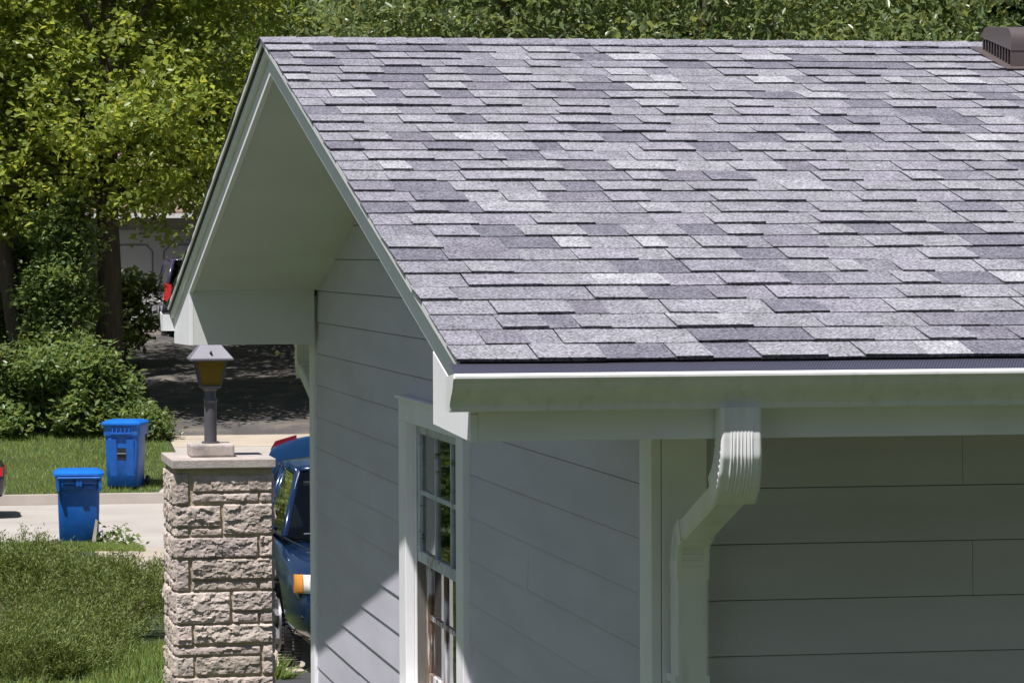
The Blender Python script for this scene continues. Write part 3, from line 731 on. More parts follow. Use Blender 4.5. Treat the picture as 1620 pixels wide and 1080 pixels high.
def car(name, label, cat, loc, rz, paint, P):
    t = thing(name, label, cat, loc, rz)
    L, hw, rz_ = P['L'], P['hw'], P['wheel_r']
    rings = []
    for y, half in P['st']:
        half = [(0, half[0][1])] + half
        full = [(-x, y, z) for x, z in half[::-1]][:-1] + [(x, y, z) for x, z in half]
        full = [(x * hw, y_, z) for x, y_, z in full]
        top = full
        rings.append(top[:-1] if top[0] == top[-1] else top)
    b = MB(); b.loft(rings)
    body = b.build('body', paint, t, smooth=True, local=True)
    ss = body.modifiers.new('s', 'SUBSURF'); ss.levels = ss.render_levels = 2
    evaluated(body)
    cuts = []
    for y in P['axles']:
        c = MB(); c.tube([(-2, y, rz_), (2, y, rz_)], rz_ + .055, 40)
        co = c.build('cutter', paint, t, local=True); cuts.append(co)
    # keep a floor between the wheels so the arches are pockets and not a tunnel
    for co in cuts:
        m = body.modifiers.new('b', 'BOOLEAN'); m.object = co; m.operation = 'DIFFERENCE'; m.solver = 'EXACT'
    evaluated(body)
    for co in cuts: bpy.data.objects.remove(co)
    body.data.polygons.foreach_set('use_smooth', [True] * len(body.data.polygons)); body.data.set_sharp_from_angle(angle=math.radians(38))
    u = MB(); u.box(-hw * .72, hw * .72, .45, L - .4, .17, .62); u.build('underbody', TRIMB, t, local=True)
    # cabin: window shell, pillars, roof
    q = P['cabin']                               # base and roof corners front, middle, rear: (x, y, z)
    bs, rs = q['base'], q['roof']
    fr = MB()
    def grid(a, b, c, d, bow=0, n=6):
        vs = []
        for j in range(n + 1):
            for i in range(n + 1):
                u_, v_ = i / n, j / n
                p = Vector(a).lerp(Vector(b), u_).lerp(Vector(d).lerp(Vector(c), u_), v_)
                p = p + Vector(bow) * math.sin(math.pi * u_) if bow else p
                vs.append(p)
        return vs, [(j * (n + 1) + i, j * (n + 1) + i + 1, (j + 1) * (n + 1) + i + 1, (j + 1) * (n + 1) + i) for j in range(n) for i in range(n)]
    mx = lambda p: (-p[0], p[1], p[2])
    g = MB(); g.add(*grid(mx(bs[0]), bs[0], rs[0], mx(rs[0]), (0, -.10, .0))); g.build('windscreen', CARG, t, smooth=True, local=True)
    g = MB(); g.add(*grid(bs[2], mx(bs[2]), mx(rs[2]), rs[2], (0, .08, 0))); g.build('rear_window', CARG, t, smooth=True, local=True)
    for sx in (1, -1):
        f = (lambda p: p) if sx > 0 else mx
        for i in (0, 1):
            g = MB(); g.quad(f(bs[i]), f(bs[i + 1]), f(rs[i + 1]), f(rs[i])); g.build('side_window', CARG, t, local=True)
        pl = MB()
        for i, r in ((0, .026), (1, .026), (2, .05)):
            pl.tube([f(bs[i]), tuple(Vector(f(bs[i])).lerp(Vector(f(rs[i])), .5)), f(rs[i])], [r * 1.15, r, r], 8)
        pl.tube([f(rs[0]), f(rs[1]), f(rs[2])], .030, 8)
        pl.build('pillar', paint, t, smooth=True, local=True)
        tr = MB(); tr.tube([f(bs[0]), f(bs[1]), f(bs[2])], .014, 6); tr.build('window_trim', TRIMB, t, local=True)
        mi = MB(); y = bs[0][1] + .32; x = sx * (bs[0][0] + .02)
        mi.tube([(x, y, bs[0][2] + .04), (x + sx * .10, y - .03, bs[0][2] + .07)], .02, 6)
        mi.loft([[(x + sx * (.08 + .11 * (.5 + .5 * math.cos(a))), y - .06 + d, bs[0][2] + .09 + k * .055 * math.sin(a)) for a in [2 * math.pi * j / 12 for j in range(12)]] for d, k in ((0, .6), (.02, 1), (.09, 1.05))])
        mi.build('wing_mirror', paint, t, smooth=True, local=True)
    r = MB(); nv, nu = 8, 10; vs = []
    for j in range(nv + 1):
        v_ = j / nv
        a, b_, c = Vector(rs[0]), Vector(rs[1]), Vector(rs[2])
        p = a.lerp(b_, v_ * 2) if v_ < .5 else b_.lerp(c, v_ * 2 - 1)
        for i in range(nu + 1):
            u_ = -1 + 2 * i / nu
            vs.append((p.x * u_, p.y, p.z + .028 + .045 * (1 - u_ * u_) * math.sin(math.pi * (.15 + .7 * v_))))
    r.add(vs, [(j * (nu + 1) + i, j * (nu + 1) + i + 1, (j + 1) * (nu + 1) + i + 1, (j + 1) * (nu + 1) + i) for j in range(nv) for i in range(nu)])
    ro = r.build('roof', paint, t, smooth=True, local=True); so = ro.modifiers.new('s', 'SOLIDIFY'); so.thickness = .03
    if P.get('visor'):
        v = MB(); a, b_ = Vector(mx(bs[0])), Vector(bs[0]); c, d = Vector(rs[0]), Vector(mx(rs[0]))
        v.quad(d.lerp(a, .05) + Vector((.05, .12, -.01)), c.lerp(b_, .05) + Vector((-.05, .12, -.01)), c.lerp(b_, .22) + Vector((-.05, .12, 0)), d.lerp(a, .22) + Vector((.05, .12, 0))); v.build('sun_visor', SEATM, t, local=True)
    d_ = MB(); d_.hexa([(-hw * .78, bs[0][1] + .10, bs[0][2] - .2), (hw * .78, bs[0][1] + .10, bs[0][2] - .2), (hw * .78, bs[0][1] + .7, bs[0][2] - .2), (-hw * .78, bs[0][1] + .7, bs[0][2] - .2)],
           [(-hw * .76, bs[0][1] + .12, bs[0][2] - .02), (hw * .76, bs[0][1] + .12, bs[0][2] - .02), (hw * .76, bs[0][1] + .5, bs[0][2] + .03), (-hw * .76, bs[0][1] + .5, bs[0][2] + .03)]); d_.build('dashboard', TRIMB, t, local=True)
    for sx in (-1, 1):
        for yy in (bs[0][1] + 1.05, bs[0][1] + 1.85):
            if yy > rs[2][1] + .2: continue
            s_ = MB(); zz = bs[0][2]
            s_.loft([rr(.21, .07, zz - .35, .05, 3), rr(.22, .07, zz - .1, .05, 3, .06), rr(.19, .05, zz + .14, .04, 3, .12), rr(.12, .04, zz + .17, .04, 3, .13), rr(.12, .045, zz + .29, .04, 3, .15), rr(.09, .03, zz + .31, .03, 3, .15)])
            s_.v = [(x + sx * hw * .44, y + yy, z) for x, y, z in s_.v]; s_.build('seat', SEATM, t, smooth=True, local=True)
    # wheels
    for y in P['axles']:
        for sx in (-1, 1):
            x0 = sx * (hw * .985); x1 = sx * (hw * .985 - .20); R_ = rz_
            w = MB(); prof = [(x0 - sx * .012, R_ * .62), (x0, R_ * .80), (x0 - sx * .012, R_ * .94), (x0 - sx * .035, R_), (x1 + sx * .035, R_), (x1 + sx * .01, R_ * .93), (x1, R_ * .7)]
            w.tube([(p, y, R_) for p, _ in prof], [q_ for _, q_ in prof], 40)
            for k in range(64):
                a = 2 * math.pi * k / 64
                for xa, xb in ((x0 - sx * .03, x0 - sx * .085), (x0 - sx * .10, x0 - sx * .155)):
                    pts = []
                    for aa, rad in ((a, R_ - .004), (a + .06, R_ - .004), (a + .06, R_ + .0012), (a, R_ + .0012)):
                        pts.append((y + rad * math.cos(aa), R_ + rad * math.sin(aa)))
                    w.prism(pts, 'x', min(xa, xb), max(xa, xb))
            wo = w.build('wheel', RUBBER, t, autosmooth=30, local=True)
            m_ = MB(); m_.tube([(x0 - sx * .02, y, R_), (x0 - sx * .006, y, R_), (x0 - sx * .004, y, R_)], [R_ * .63, R_ * .62, R_ * .2], 32)
            for k in range(5):
                a = 2 * math.pi * k / 5; m_.tube([(x0 + sx * .002, y, R_), (x0 + sx * .000, y + R_ * .58 * math.cos(a), R_ + R_ * .58 * math.sin(a))], [.045, .03], 6)
            m_.build('rim', RIMM, wo, autosmooth=40, local=True)
    for nm, m, faces in P['extras'](hw, L):
        for fmb in faces: fmb.build(nm, m, t, autosmooth=40, local=True)
    return t

SED = [(0.00, [(.62, .32), (.70, .40), (.72, .50), (.68, .58), (.50, .62), (0, .64)]),
       (0.06, [(.74, .24), (.83, .36), (.86, .50), (.82, .64), (.60, .71), (0, .74)]),
       (0.25, [(.82, .20), (.93, .36), (.95, .54), (.92, .70), (.72, .775), (0, .80)]),
       (0.75, [(.88, .18), (.985, .36), (1.0, .58), (.95, .77), (.78, .825), (0, .86)]),
       (1.20, [(.90, .18), (.995, .36), (1.0, .62), (.96, .83), (.85, .88), (0, .90)]),
       (1.90, [(.90, .18), (.995, .36), (1.0, .64), (.96, .87), (.86, .905), (0, .90)]),
       (3.00, [(.90, .18), (.995, .36), (1.0, .66), (.95, .89), (.84, .925), (0, .92)]),
       (3.50, [(.88, .20), (.985, .38), (.99, .68), (.94, .90), (.80, .945), (0, .95)]),
       (4.05, [(.82, .26), (.95, .40), (.96, .68), (.90, .89), (.74, .94), (0, .955)]),
       (4.27, [(.74, .32), (.86, .44), (.88, .66), (.83, .84), (.66, .90), (0, .92)]),
       (4.33, [(.60, .40), (.72, .48), (.74, .64), (.70, .76), (.5, .80), (0, .82)])]

def sedan_extras(open_lid):
    def f(hw, L):
        out = []
        hl, am, rd = [], [], []
        for sx in (-1, 1):
            a = MB()
            def P(y, x, z): return (sx * x * hw, y, z)
            def lens(q):
                n_ = len(q); rows = [[P(y + dy, x, z) for x, y in q] for z, dy in ((.592, .012), (.605, 0), (.655, -.004), (.708, .008), (.722, .024))]
                v_ = [p for r_ in rows for p in r_]
                return v_, [(j * n_ + i, j * n_ + i + 1, (j + 1) * n_ + i + 1, (j + 1) * n_ + i) for j in range(4) for i in range(n_ - 1)]
            a.add(*lens([(.40, .16), (.42, -.005), (.60, .012), (.74, .036), (.858, .082), (.858, .2)]))
            hl.append(a); a = MB()
            a.add(*lens([(.862, .2), (.862, .084), (.890, .104), (.918, .140), (.925, .20), (.91, .28)]))
            am.append(a); a = MB()
            a.hexa([P(4.345, .42, .68), P(4.345, .42, .80), P(4.20, .42, .80), P(4.20, .42, .68)], [P(4.26, .90, .68), P(4.26, .87, .82), P(4.02, .93, .84), P(4.02, .96, .70)])
            rd.append(a)
        out += [('headlamp', CLRL, hl), ('indicator', AMBL, am), ('tail_lamp', REDL, rd)]
        g = MB()
        for k in range(4): g.box(-.36 * hw, .36 * hw, .018 + k * .006, .10, .60 + k * .03, .615 + k * .03)
        out.append(('grille', TRIMB, [g]))
        b = MB(); b.box(-.5 * hw, .5 * hw, -.012, .05, .33, .42); out.append(('air_intake', TRIMB, [b]))
        b = MB(); b.tube([(-.86 * hw, .14, .425), (-.7 * hw, .02, .425), (.7 * hw, .02, .425), (.86 * hw, .14, .425)], .022, 8); out.append(('bumper_strip', TRIMB, [b]))
        wp = []
        for x0, x1 in ((-.60, -.02), (.02, .60)):
            w = MB(); w.tube([(x0, 1.05 + .06 * abs(x0 + .3), .925), ((x0 + x1) / 2, 1.02, .935), (x1, 1.04, .94)], .009, 6); wp.append(w)
        out.append(('wiper', TRIMB, wp))
        hs = []
        for sx in (-1, 1):
            h = MB(); h.tube([(sx * .74, 1.12, .90), (sx * .66, .75, .868), (sx * .52, .32, .80)], .006, 5); hs.append(h)
        out.append(('hood_seam', TRIMB, hs))
        if open_lid:
            l = MB(); n = 12; A = math.radians(80); rows = []
            for s_, w_, k in ((0, .60, .0), (.10, .62, .015), (.30, .615, .03), (.46, .58, .035), (.53, .55, .02), (.555, .53, -.03), (.56, .52, -.12), (.555, .51, -.20)):
                row = []
                for i in range(n + 1):
                    u_ = -1 + 2 * i / n; sb = s_ - .09 * abs(u_) ** 3 * min(1, s_ / .4)
                    up = k + .03 * (1 - u_ * u_)
                    row.append((u_ * w_, 3.60 + sb * math.cos(A) - up * math.sin(A), .955 + sb * math.sin(A) + up * math.cos(A)))
                rows.append(row)
            m_ = len(rows[0]); l.add([p for r_ in rows for p in r_], [(j * m_ + i, j * m_ + i + 1, (j + 1) * m_ + i + 1, (j + 1) * m_ + i) for j in range(len(rows) - 1) for i in range(m_ - 1)])
            back = [(x, y + .05, z - .01) for r_ in rows for x, y, z in r_]
            l.add(back, [(j * m_ + i, (j + 1) * m_ + i, (j + 1) * m_ + i + 1, j * m_ + i + 1) for j in range(len(rows) - 1) for i in range(m_ - 1)])
            out.append(('trunk_lid', pmat('teal_blue_car_paint', (.004, .040, .125), .22, .05, 3, coat=.8, metal=.25), [l]))
            rl = []
            for sx in (-1, 1):
                r_ = MB(); r_.hexa([(sx * .34, 3.74, 1.445), (sx * .54, 3.74, 1.385), (sx * .54, 3.84, 1.38), (sx * .34, 3.84, 1.44)], [(sx * .34, 3.74, 1.497), (sx * .50, 3.74, 1.452), (sx * .50, 3.84, 1.447), (sx * .34, 3.84, 1.492)]); rl.append(r_)
            out.append(('lid_lamp', LIDRED, rl))
        return out
    return f
SEDP = dict(L=4.33, hw=.84, wheel_r=.30, st=SED, axles=(.86, 3.40), visor=True,
            cabin=dict(base=[(.735, 1.12, .90), (.775, 2.15, .915), (.70, 3.30, .945)], roof=[(.565, 1.76, 1.325), (.60, 2.25, 1.36), (.545, 2.92, 1.32)]))
car('blue_sedan', 'dark blue sedan with raised boot lid parked between the pillar and the house', 'car', (3.53, 23.85, 0), 0, CARB, dict(SEDP, extras=sedan_extras(True)))
car('dark_sedan', 'dark parked sedan whose rear end just shows at the left edge on the road', 'car', (1.83 - 4.33, 56.55, terr(0, 56.5) + .01), math.radians(-90), CARD, dict(SEDP, extras=sedan_extras(False)))

SUVS = [(0.00, [(.70, .40), (.82, .50), (.84, .62), (.80, .76), (.60, .86), (0, .90)]),
        (0.20, [(.84, .28), (.95, .44), (.97, .66), (.93, .86), (.75, .96), (0, 1.0)]),
        (0.90, [(.90, .26), (1.0, .44), (1.0, .74), (.96, .96), (.82, 1.04), (0, 1.06)]),
        (1.40, [(.90, .26), (1.0, .44), (1.0, .78), (.97, 1.02), (.88, 1.08), (0, 1.08)]),
        (3.00, [(.90, .26), (1.0, .44), (1.0, .80), (.97, 1.04), (.9, 1.10), (0, 1.08)]),
        (4.40, [(.90, .30), (1.0, .46), (1.0, .80), (.97, 1.04), (.9, 1.10), (0, 1.08)]),
        (4.72, [(.86, .36), (.97, .50), (.98, .80), (.95, 1.02), (.86, 1.08), (0, 1.08)]),
        (4.78, [(.74, .42), (.86, .54), (.88, .80), (.85, .96), (.7, 1.02), (0, 1.04)])]
def suv_extras(hw, L):
    rd, hl = [], []
    for sx in (-1, 1):
        a = MB(); a.hexa([(sx * hw * .80, 4.80, .84), (sx * hw * .985, 4.70, .84), (sx * hw * .985, 4.55, .84), (sx * hw * .80, 4.60, .84)], [(sx * hw * .80, 4.78, 1.22), (sx * hw * .955, 4.68, 1.26), (sx * hw * .955, 4.53, 1.26), (sx * hw * .80, 4.60, 1.22)]); rd.append(a)
        a = MB(); a.box(min(sx * hw * .5, sx * hw * .85), max(sx * hw * .5, sx * hw * .85), .06, .25, .70, .84); hl.append(a)
    b = MB(); b.box(-hw * .9, hw * .9, 4.70, 4.84, .44, .66)
    return [('tail_lamp', REDL, rd), ('headlamp', CLRL, hl), ('bumper', TRIMB, [b])]
car('dark_van', 'dark purple van with a red tail lamp parked by the white garage across the road', 'van', (7.14, 84.6, terr(7, 80)), math.radians(180),
    pmat('dark_violet_paint', (.05, .04, .085), .22, .05, 3, coat=.7), dict(L=4.78, hw=.96, wheel_r=.34, st=SUVS, axles=(.95, 3.75), extras=suv_extras,
    cabin=dict(base=[(.86, 1.30, 1.08), (.90, 2.7, 1.10), (.86, 4.62, 1.10)], roof=[(.70, 2.05, 1.76), (.74, 2.9, 1.80), (.70, 4.40, 1.76)])))

# ---------------------------------------------------------------- garage across the road
def garage():
    x0, x1, y0, y1 = 5.15, 12.4, 85.2, 92; z0 = terr(7, 85.2); ze = G + .90
    t = thing('garage', 'white garage with panelled door and brown roof across the road', 'garage', ((x0 + x1) / 2, y0, z0))
    w = MB(); w.box(x0, x1, y0, y1, z0 - .4, ze); w.build('wall', GWALL, t)
    d = MB(); d.box(5.3, 9.6, y0 - .05, y0 - .002, z0, z0 + 2.35); do = d.build('door', GDOOR, t)
    for a, b in ((5.42, 6.34), (6.62, 8.02), (8.16, 9.5)):
        m = MB(); za, zb = z0 + .22, z0 + 1.98; c = .16
        pts = [(a + c, za), (b - c, za), (b - c, za + .06), (b, za + c + .06), (b, zb - c), (b - c, zb), (a + c, zb), (a, zb - c), (a, za + c + .06), (a + c, za + .06)]
        m.tube([(p, y0 - .056, q) for p, q in pts] + [(pts[0][0], y0 - .056, pts[0][1])], .022, 6); m.build('door_moulding', GLINE, do)
    r = MB(); r.prism([(y0 - .5, ze - .02), (y0 + 3.4, ze + 1.5), (y1 + .5, ze - .02), (y1 + .5, ze + .1), (y0 + 3.4, ze + 1.62), (y0 - .5, ze + .1)], 'x', x0 - .5, x1 + .5)
    rf = r.build('roof', GROOF, t)
    g = MB(); g.box(x0 - .5, x1 + .5, y0 - .62, y0 - .505, ze - .06, ze + .05); g.build('gutter', TRIM, rf)
    b = thing('rubbish_bin', 'pale grey rubbish bin standing in front of the white garage door', 'bin', (5.82, 84.3, terr(5.8, 84.3)))
    m = MB(); m.loft([rr(.16, .16, .02, .05), rr(.2, .2, .62, .05), rr(.215, .215, .63, .05), rr(.215, .215, .66, .05)]); m.v = [(x, y, z) for x, y, z in m.v]; m.build('body', TRIM, b, local=True, autosmooth=40)
    m = MB(); m.loft([rr(.225, .225, .66, .05), rr(.225, .225, .69, .05), rr(.15, .15, .74, .05)]); m.build('lid', TRIM, b, local=True, autosmooth=40)
garage()
# ---------------------------------------------------------------- vegetation
LEAFY = leafmat('yellow_green_leaf', (.19, .235, .05), (.54, .60, .10), .45, .38)
LEAFM = leafmat('mid_green_leaf', (.150, .190, .085), (.36, .43, .12), .40, .30)
LEAFD = leafmat('dark_green_leaf', (.060, .100, .028), (.14, .22, .035), .35, .35)
LEAFS = leafmat('shrub_leaf', (.140, .195, .070), (.33, .42, .11), .40, .36)
NEEDLE = leafmat('juniper_needle', (.165, .205, .058), (.26, .31, .06), .28, .5)
GRASSM = leafmat('grass_blade', (.205, .275, .075), (.42, .52, .12), .38, .5)

def leaf_mesh(name, P, size, rs, m, up=.35, elong=2.0, droop=.25, tint=.25, shape='leaf', outdir=None, hue=.12):
    """one mesh of many folded leaves at points P"""
    n = len(P); P = np.asarray(P)
    d = rs.normal(size=(n, 3)); d[:, 2] = d[:, 2] * .6 - droop
    if outdir is not None: d = d * .55 + outdir
    d /= np.linalg.norm(d, axis=1)[:, None]
    nr = rs.normal(size=(n, 3)) * (1 - up) + np.array([0, 0, up * 1.6])
    s = np.cross(d, nr); s /= np.linalg.norm(s, axis=1)[:, None] + 1e-9
    nn = np.cross(s, d)
    sz = size * rs.uniform(.45, 1.3, n); L = (d * sz[:, None]); w = (s * (sz / elong)[:, None]); h = nn * (sz * .10)[:, None]
    if shape == 'blade':
        V = np.stack([P - w * .5, P + w * .5, P + L], 1).reshape(-1, 3); k = 3
        loops = np.arange(n * 3); starts = np.arange(n) * 3; tot = np.full(n, 3); per = 3
    else:
        V = np.stack([P, P + L * .45 - w * .5 + h, P + L, P + L * .45 + w * .5 + h], 1).reshape(-1, 3)
        b = np.arange(n)[:, None] * 4
        loops = (b + np.array([0, 1, 2, 0, 2, 3])[None]).ravel(); starts = np.arange(n * 2) * 3; tot = np.full(n * 2, 3); per = 6
    me = bpy.data.meshes.new(name)
    me.vertices.add(len(V)); me.vertices.foreach_set('co', V.astype(np.float32).ravel())
    me.loops.add(len(loops)); me.loops.foreach_set('vertex_index', loops.astype(np.int32))
    me.polygons.add(len(starts)); me.polygons.foreach_set('loop_start', starts.astype(np.int32)); me.polygons.foreach_set('loop_total', tot.astype(np.int32))
    me.update(calc_edges=True)
    t = 1 + rs.uniform(-tint, tint, n); y = rs.uniform(-hue, hue, n)
    c = np.stack([t * (1 + y), t, t * (1 - y), np.ones(n)], 1)
    at = me.color_attributes.new('tint', 'FLOAT_COLOR', 'CORNER')
    at.data.foreach_set('color', np.repeat(c, per, 0).astype(np.float32).ravel())
    me.materials.append(m)
    return me

def clump_points(rs, centers, rad, per, flat=.7, shell=.5):
    n = len(centers); C = np.repeat(centers, per, 0)
    d = rs.normal(size=(n * per, 3)); d /= np.linalg.norm(d, axis=1)[:, None]
    r = rad if np.isscalar(rad) else np.repeat(rad, per)
    q = rs.uniform(0, 1, n * per) ** shell
    o = d * (q * r)[:, None]; o[:, 2] *= flat
    return C + o, d

def crown_centers(rs, lobes, n):
    """clump centres spread in the lobes, more of them near the outside"""
    w = np.array([l[3] ** 2.2 for l in lobes]); idx = rs.choice(len(lobes), n, p=w / w.sum())
    d = rs.normal(size=(n, 3)); d /= np.linalg.norm(d, axis=1)[:, None]
    q = rs.uniform(0, 1, n) ** .42
    Lb = np.array(lobes)[idx]
    o = d * (q * Lb[:, 3])[:, None]; o[:, 2] *= .8
    return Lb[:, :3] + o

def make_tree(name, label, loc, h, lobes, nclump, per, size, m, seed, trunk_r, clear, lean=(0, 0), group=None, cr=(.35, .75), elong=2.0, droop=.25, limbs=True):
    rs = np.random.RandomState(seed); rnd = random.Random(seed)
    t = thing(name, label, 'tree', loc, 0, group)
    top = max(l[2] for l in lobes)
    tb = MB(); pts = []; rad = []
    for k in range(9):
        f = k / 8; z = f * top
        pts.append((lean[0] * f * (1 + .15 * math.sin(k)) + .12 * trunk_r * rnd.uniform(-1, 1), lean[1] * f + .12 * trunk_r * rnd.uniform(-1, 1), z - .2))
        rad.append(trunk_r * (1.35 if k == 0 else 1 - .72 * f))
    tb.tube(pts, rad, 14)
    tr = tb.build('trunk', BARK, t, smooth=True, local=True)
    if limbs:
        for lx, ly, lz, lr in lobes:
            f = min(.95, max(.44, (lz - lr * .9) / max(top, .1))); b = Vector(pts[int(f * 8)]); e = Vector((lx, ly, lz + lr * .2))
            mid = b.lerp(e, .5) + Vector((rnd.uniform(-.2, .2), rnd.uniform(-.2, .2), .12 * lr))
            l = MB(); r0 = trunk_r * (1 - .72 * f) * .6
            l.tube([b, b.lerp(mid, .5), mid, mid.lerp(e, .5), e], [r0, r0 * .8, r0 * .6, r0 * .4, r0 * .15], 8); l.build('limb', BARK, tr, smooth=True, local=True)
    c = crown_centers(rs, lobes, nclump)
    c = c[c[:, 2] > clear]
    P, d = clump_points(rs, c, rs.uniform(cr[0], cr[1], len(c)), per)
    me = leaf_mesh('crown', P, size, rs, m, elong=elong, droop=droop)
    link('crown', me, t)
    return t

def copy_thing(o, loc, rz, sc, label, group):
    c = o.copy(); COL.objects.link(c); c.location = loc; c.rotation_euler = (0, 0, rz); c.scale = (sc, sc, sc)
    c['label'] = label
    if group: c['group'] = group
    for ch in o.children:
        d = ch.copy(); COL.objects.link(d); d.parent = c
        for g in ch.children:
            e = g.copy(); COL.objects.link(e); e.parent = d
    return c
T_ = lambda x, y: terr(x, y)

# the tall maple left of the driveway across the road, its trunk bare up to the crown
lob = [(-.2, -.3, 4.6, 1.6), (1.5, -.8, 4.7, 1.6), (-2.0, -.9, 4.7, 1.7), (.4, -1.5, 5.8, 2.2), (2.6, -.4, 4.4, 1.3), (.9, -1.6, 3.9, 1.0), (-1.3, .6, 7.2, 2.4), (1.9, .8, 7.0, 2.3), (-3.2, .2, 6.6, 2.0), (3.0, -.3, 6.2, 1.7), (.2, .2, 9.0, 2.4), (-2.2, -.2, 9.0, 2.2), (2.2, 0, 9.0, 2.2), (0, .4, 11.2, 2.0), (-4.2, -.6, 5.0, 1.6), (-3.2, -1.2, 4.2, 1.2)]
make_tree('maple_tree', 'tall maple with bare dark trunk and yellow green crown left of the far driveway', (4.22, 68, T_(4.2, 68)), 12, lob, 1350, 34, .165, LEAFY, 3, .29, 3.0, cr=(.28, .62), elong=1.6)
lob2 = [(-1.6, 0, 4.8, 1.6), (-2.6, .4, 6.0, 1.8), (-.8, .3, 6.4, 1.6), (-3.6, -.2, 5.0, 1.4), (-2.0, 0, 7.6, 1.7)]
make_tree('leaning_tree', 'smaller dark tree leaning left beside the tall maple', (2.98, 67.6, T_(2.9, 67.6)), 8, lob2, 440, 34, .165, LEAFY, 9, .23, 3.2, lean=(-1.95, 0), cr=(.28, .6), elong=1.8)

# the wood behind, tree by tree
gen = [(0, 0, 6.0, 2.9), (2.2, .4, 5.0, 2.2), (-2.3, -.3, 5.2, 2.3), (.4, -1.6, 4.6, 2.2), (-.6, 1.5, 6.6, 2.4), (1.3, 0, 8.2, 2.2), (-1.2, .2, 8.6, 2.2), (0, 0, 10.2, 1.8), (0, -.4, 3.4, 2.0), (-2, 0, 3.0, 1.6), (2.2, 0, 3.0, 1.6)]
WOOD_G = 'trees of the wood behind the houses'
tA = make_tree('broadleaf_tree', 'dark dense tree directly behind the tall maple', (6.3, 94, T_(6, 94)), 11, gen, 1500, 28, .22, LEAFD, 21, .28, 1.2, group=WOOD_G)
tB = make_tree('silver_maple', 'mid green tree showing above the left end of the ridge', (10.6, 60, T_(9, 60) - .5), 11, gen, 1600, 34, .175, LEAFM, 22, .28, 1.2, group=WOOD_G, elong=2.0, droop=.6)
tC = make_tree('willowy_tree', 'pale leaved tree showing above the middle of the ridge', (14.2, 60, T_(12, 60) - .5), 11, gen, 1600, 32, .19, LEAFM, 23, .27, 1.2, group=WOOD_G, elong=2.5, droop=.8)
tA2 = copy_thing(tA, (1.6, 88, T_(1.6, 88)), 1.1, 1.0, 'dark tree in the wood behind the leaning tree', WOOD_G)
more = [(tB, 17.9, 61, 2.2, 1.05, 'drooping green tree above the ridge left of the roof vent'), (tA, 21.5, 64, .6, 1.1, 'dark tree behind the brown roof vent'), (tC, 12.2, 72, 3.0, 1.15, 'tree filling the gap between the two trees above the ridge middle'),
        (tA, 14.6, 74, 2.0, 1.25, 'dark tree in the second row above the right half of the ridge'), (tB, 9.6, 80, 4.0, 1.2, 'tree beside the garage gable, above the roof peak'), (tA, 19.5, 78, 5.0, 1.25, 'dark tree in the second row behind the roof vent'),
        (tA, 11.4, 97, 1.6, 1.35, 'tree behind the garage seen over the roof peak'), (tA, 3.9, 104, 2.7, 1.4, 'dark tree deep in the wood left of the garage'), (tB, -2.2, 84, .9, 1.1, 'tree at the far left of the wood'), (tA, -6, 76, .4, 1.2, 'tree left of the leaning tree, mirrored in the window'),
        (tA, 8.4, 110, 3.3, 1.5, 'tallest dark tree far behind the garage'), (tA, 0.4, 112, 4.1, 1.5, 'dark tree far back at the left edge'), (tB, -9, 60, 3.7, 1.1, 'green tree on the far verge mirrored in the window'), (tA, 17, 104, 2.9, 1.5, 'far dark tree over the right half of the ridge'),
        (tA, 24, 100, 1.9, 1.5, 'far dark tree at the right edge of the wood'), (tC, 9.0, 97, 1.2, 1.1, 'pale leaved tree behind the roof of the garage')]
for o, x, y, rz, sc, lb in more:
    copy_thing(o, (x, y, T_(x, y) - .4), rz, sc, lb, WOOD_G)
# unseen trees added beside and behind the viewpoint, closing off sky and shading ground
for o, x, y, rz, sc, lb in [(tA, 6.5, -5.5, .3, 1.2, 'big unseen tree added right of the house front to cut light'), (tB, -3.5, -4.5, 1.3, 1.2, 'unseen tree added well in front of the house to shade the ground'), (tA, -12, 33, 2.3, 1.2, 'unseen tree added left of the near driveway to close off low sky'),
                           (tA, -14, 20, 5.3, 1.2, 'unseen tree added left of the gable to close off low sky'), (tB, 20, 2, 4.3, 1.3, 'unseen tree added beyond the right end of the house front to close off low sky'), (tA, -2, -18, 4.9, 1.3, 'unseen tree added behind the viewpoint to close off low sky')]:
    copy_thing(o, (x, y, T_(x, y) - .2), rz, sc, lb, 'unseen trees added to cut light on the house')
# roadside tree whose crown shades the road at the left edge
copy_thing(tB, (-2.0, 47.4, -1.15), .5, .70, 'roadside tree left of the view, its shadow on the pale road', None)

make_tree('ash_tree', 'tall tree with a high crown hidden behind the maple, shading the far driveway', (4.5, 72.6, T_(4.5, 72.6)), 15, [(0, 0, 8.5, 2.6), (2.2, .5, 8.3, 2.4), (-2, .3, 8.8, 2.4), (1, -2, 8.8, 2.3), (3.6, 1.5, 8.6, 2.0), (0, 1.8, 9.4, 2.4), (1.2, 0, 11, 2.4), (-1.4, .3, 11.2, 2.2), (4.0, -1.2, 8.2, 1.8)], 620, 30, .18, LEAFM, 51, .26, 6.0)
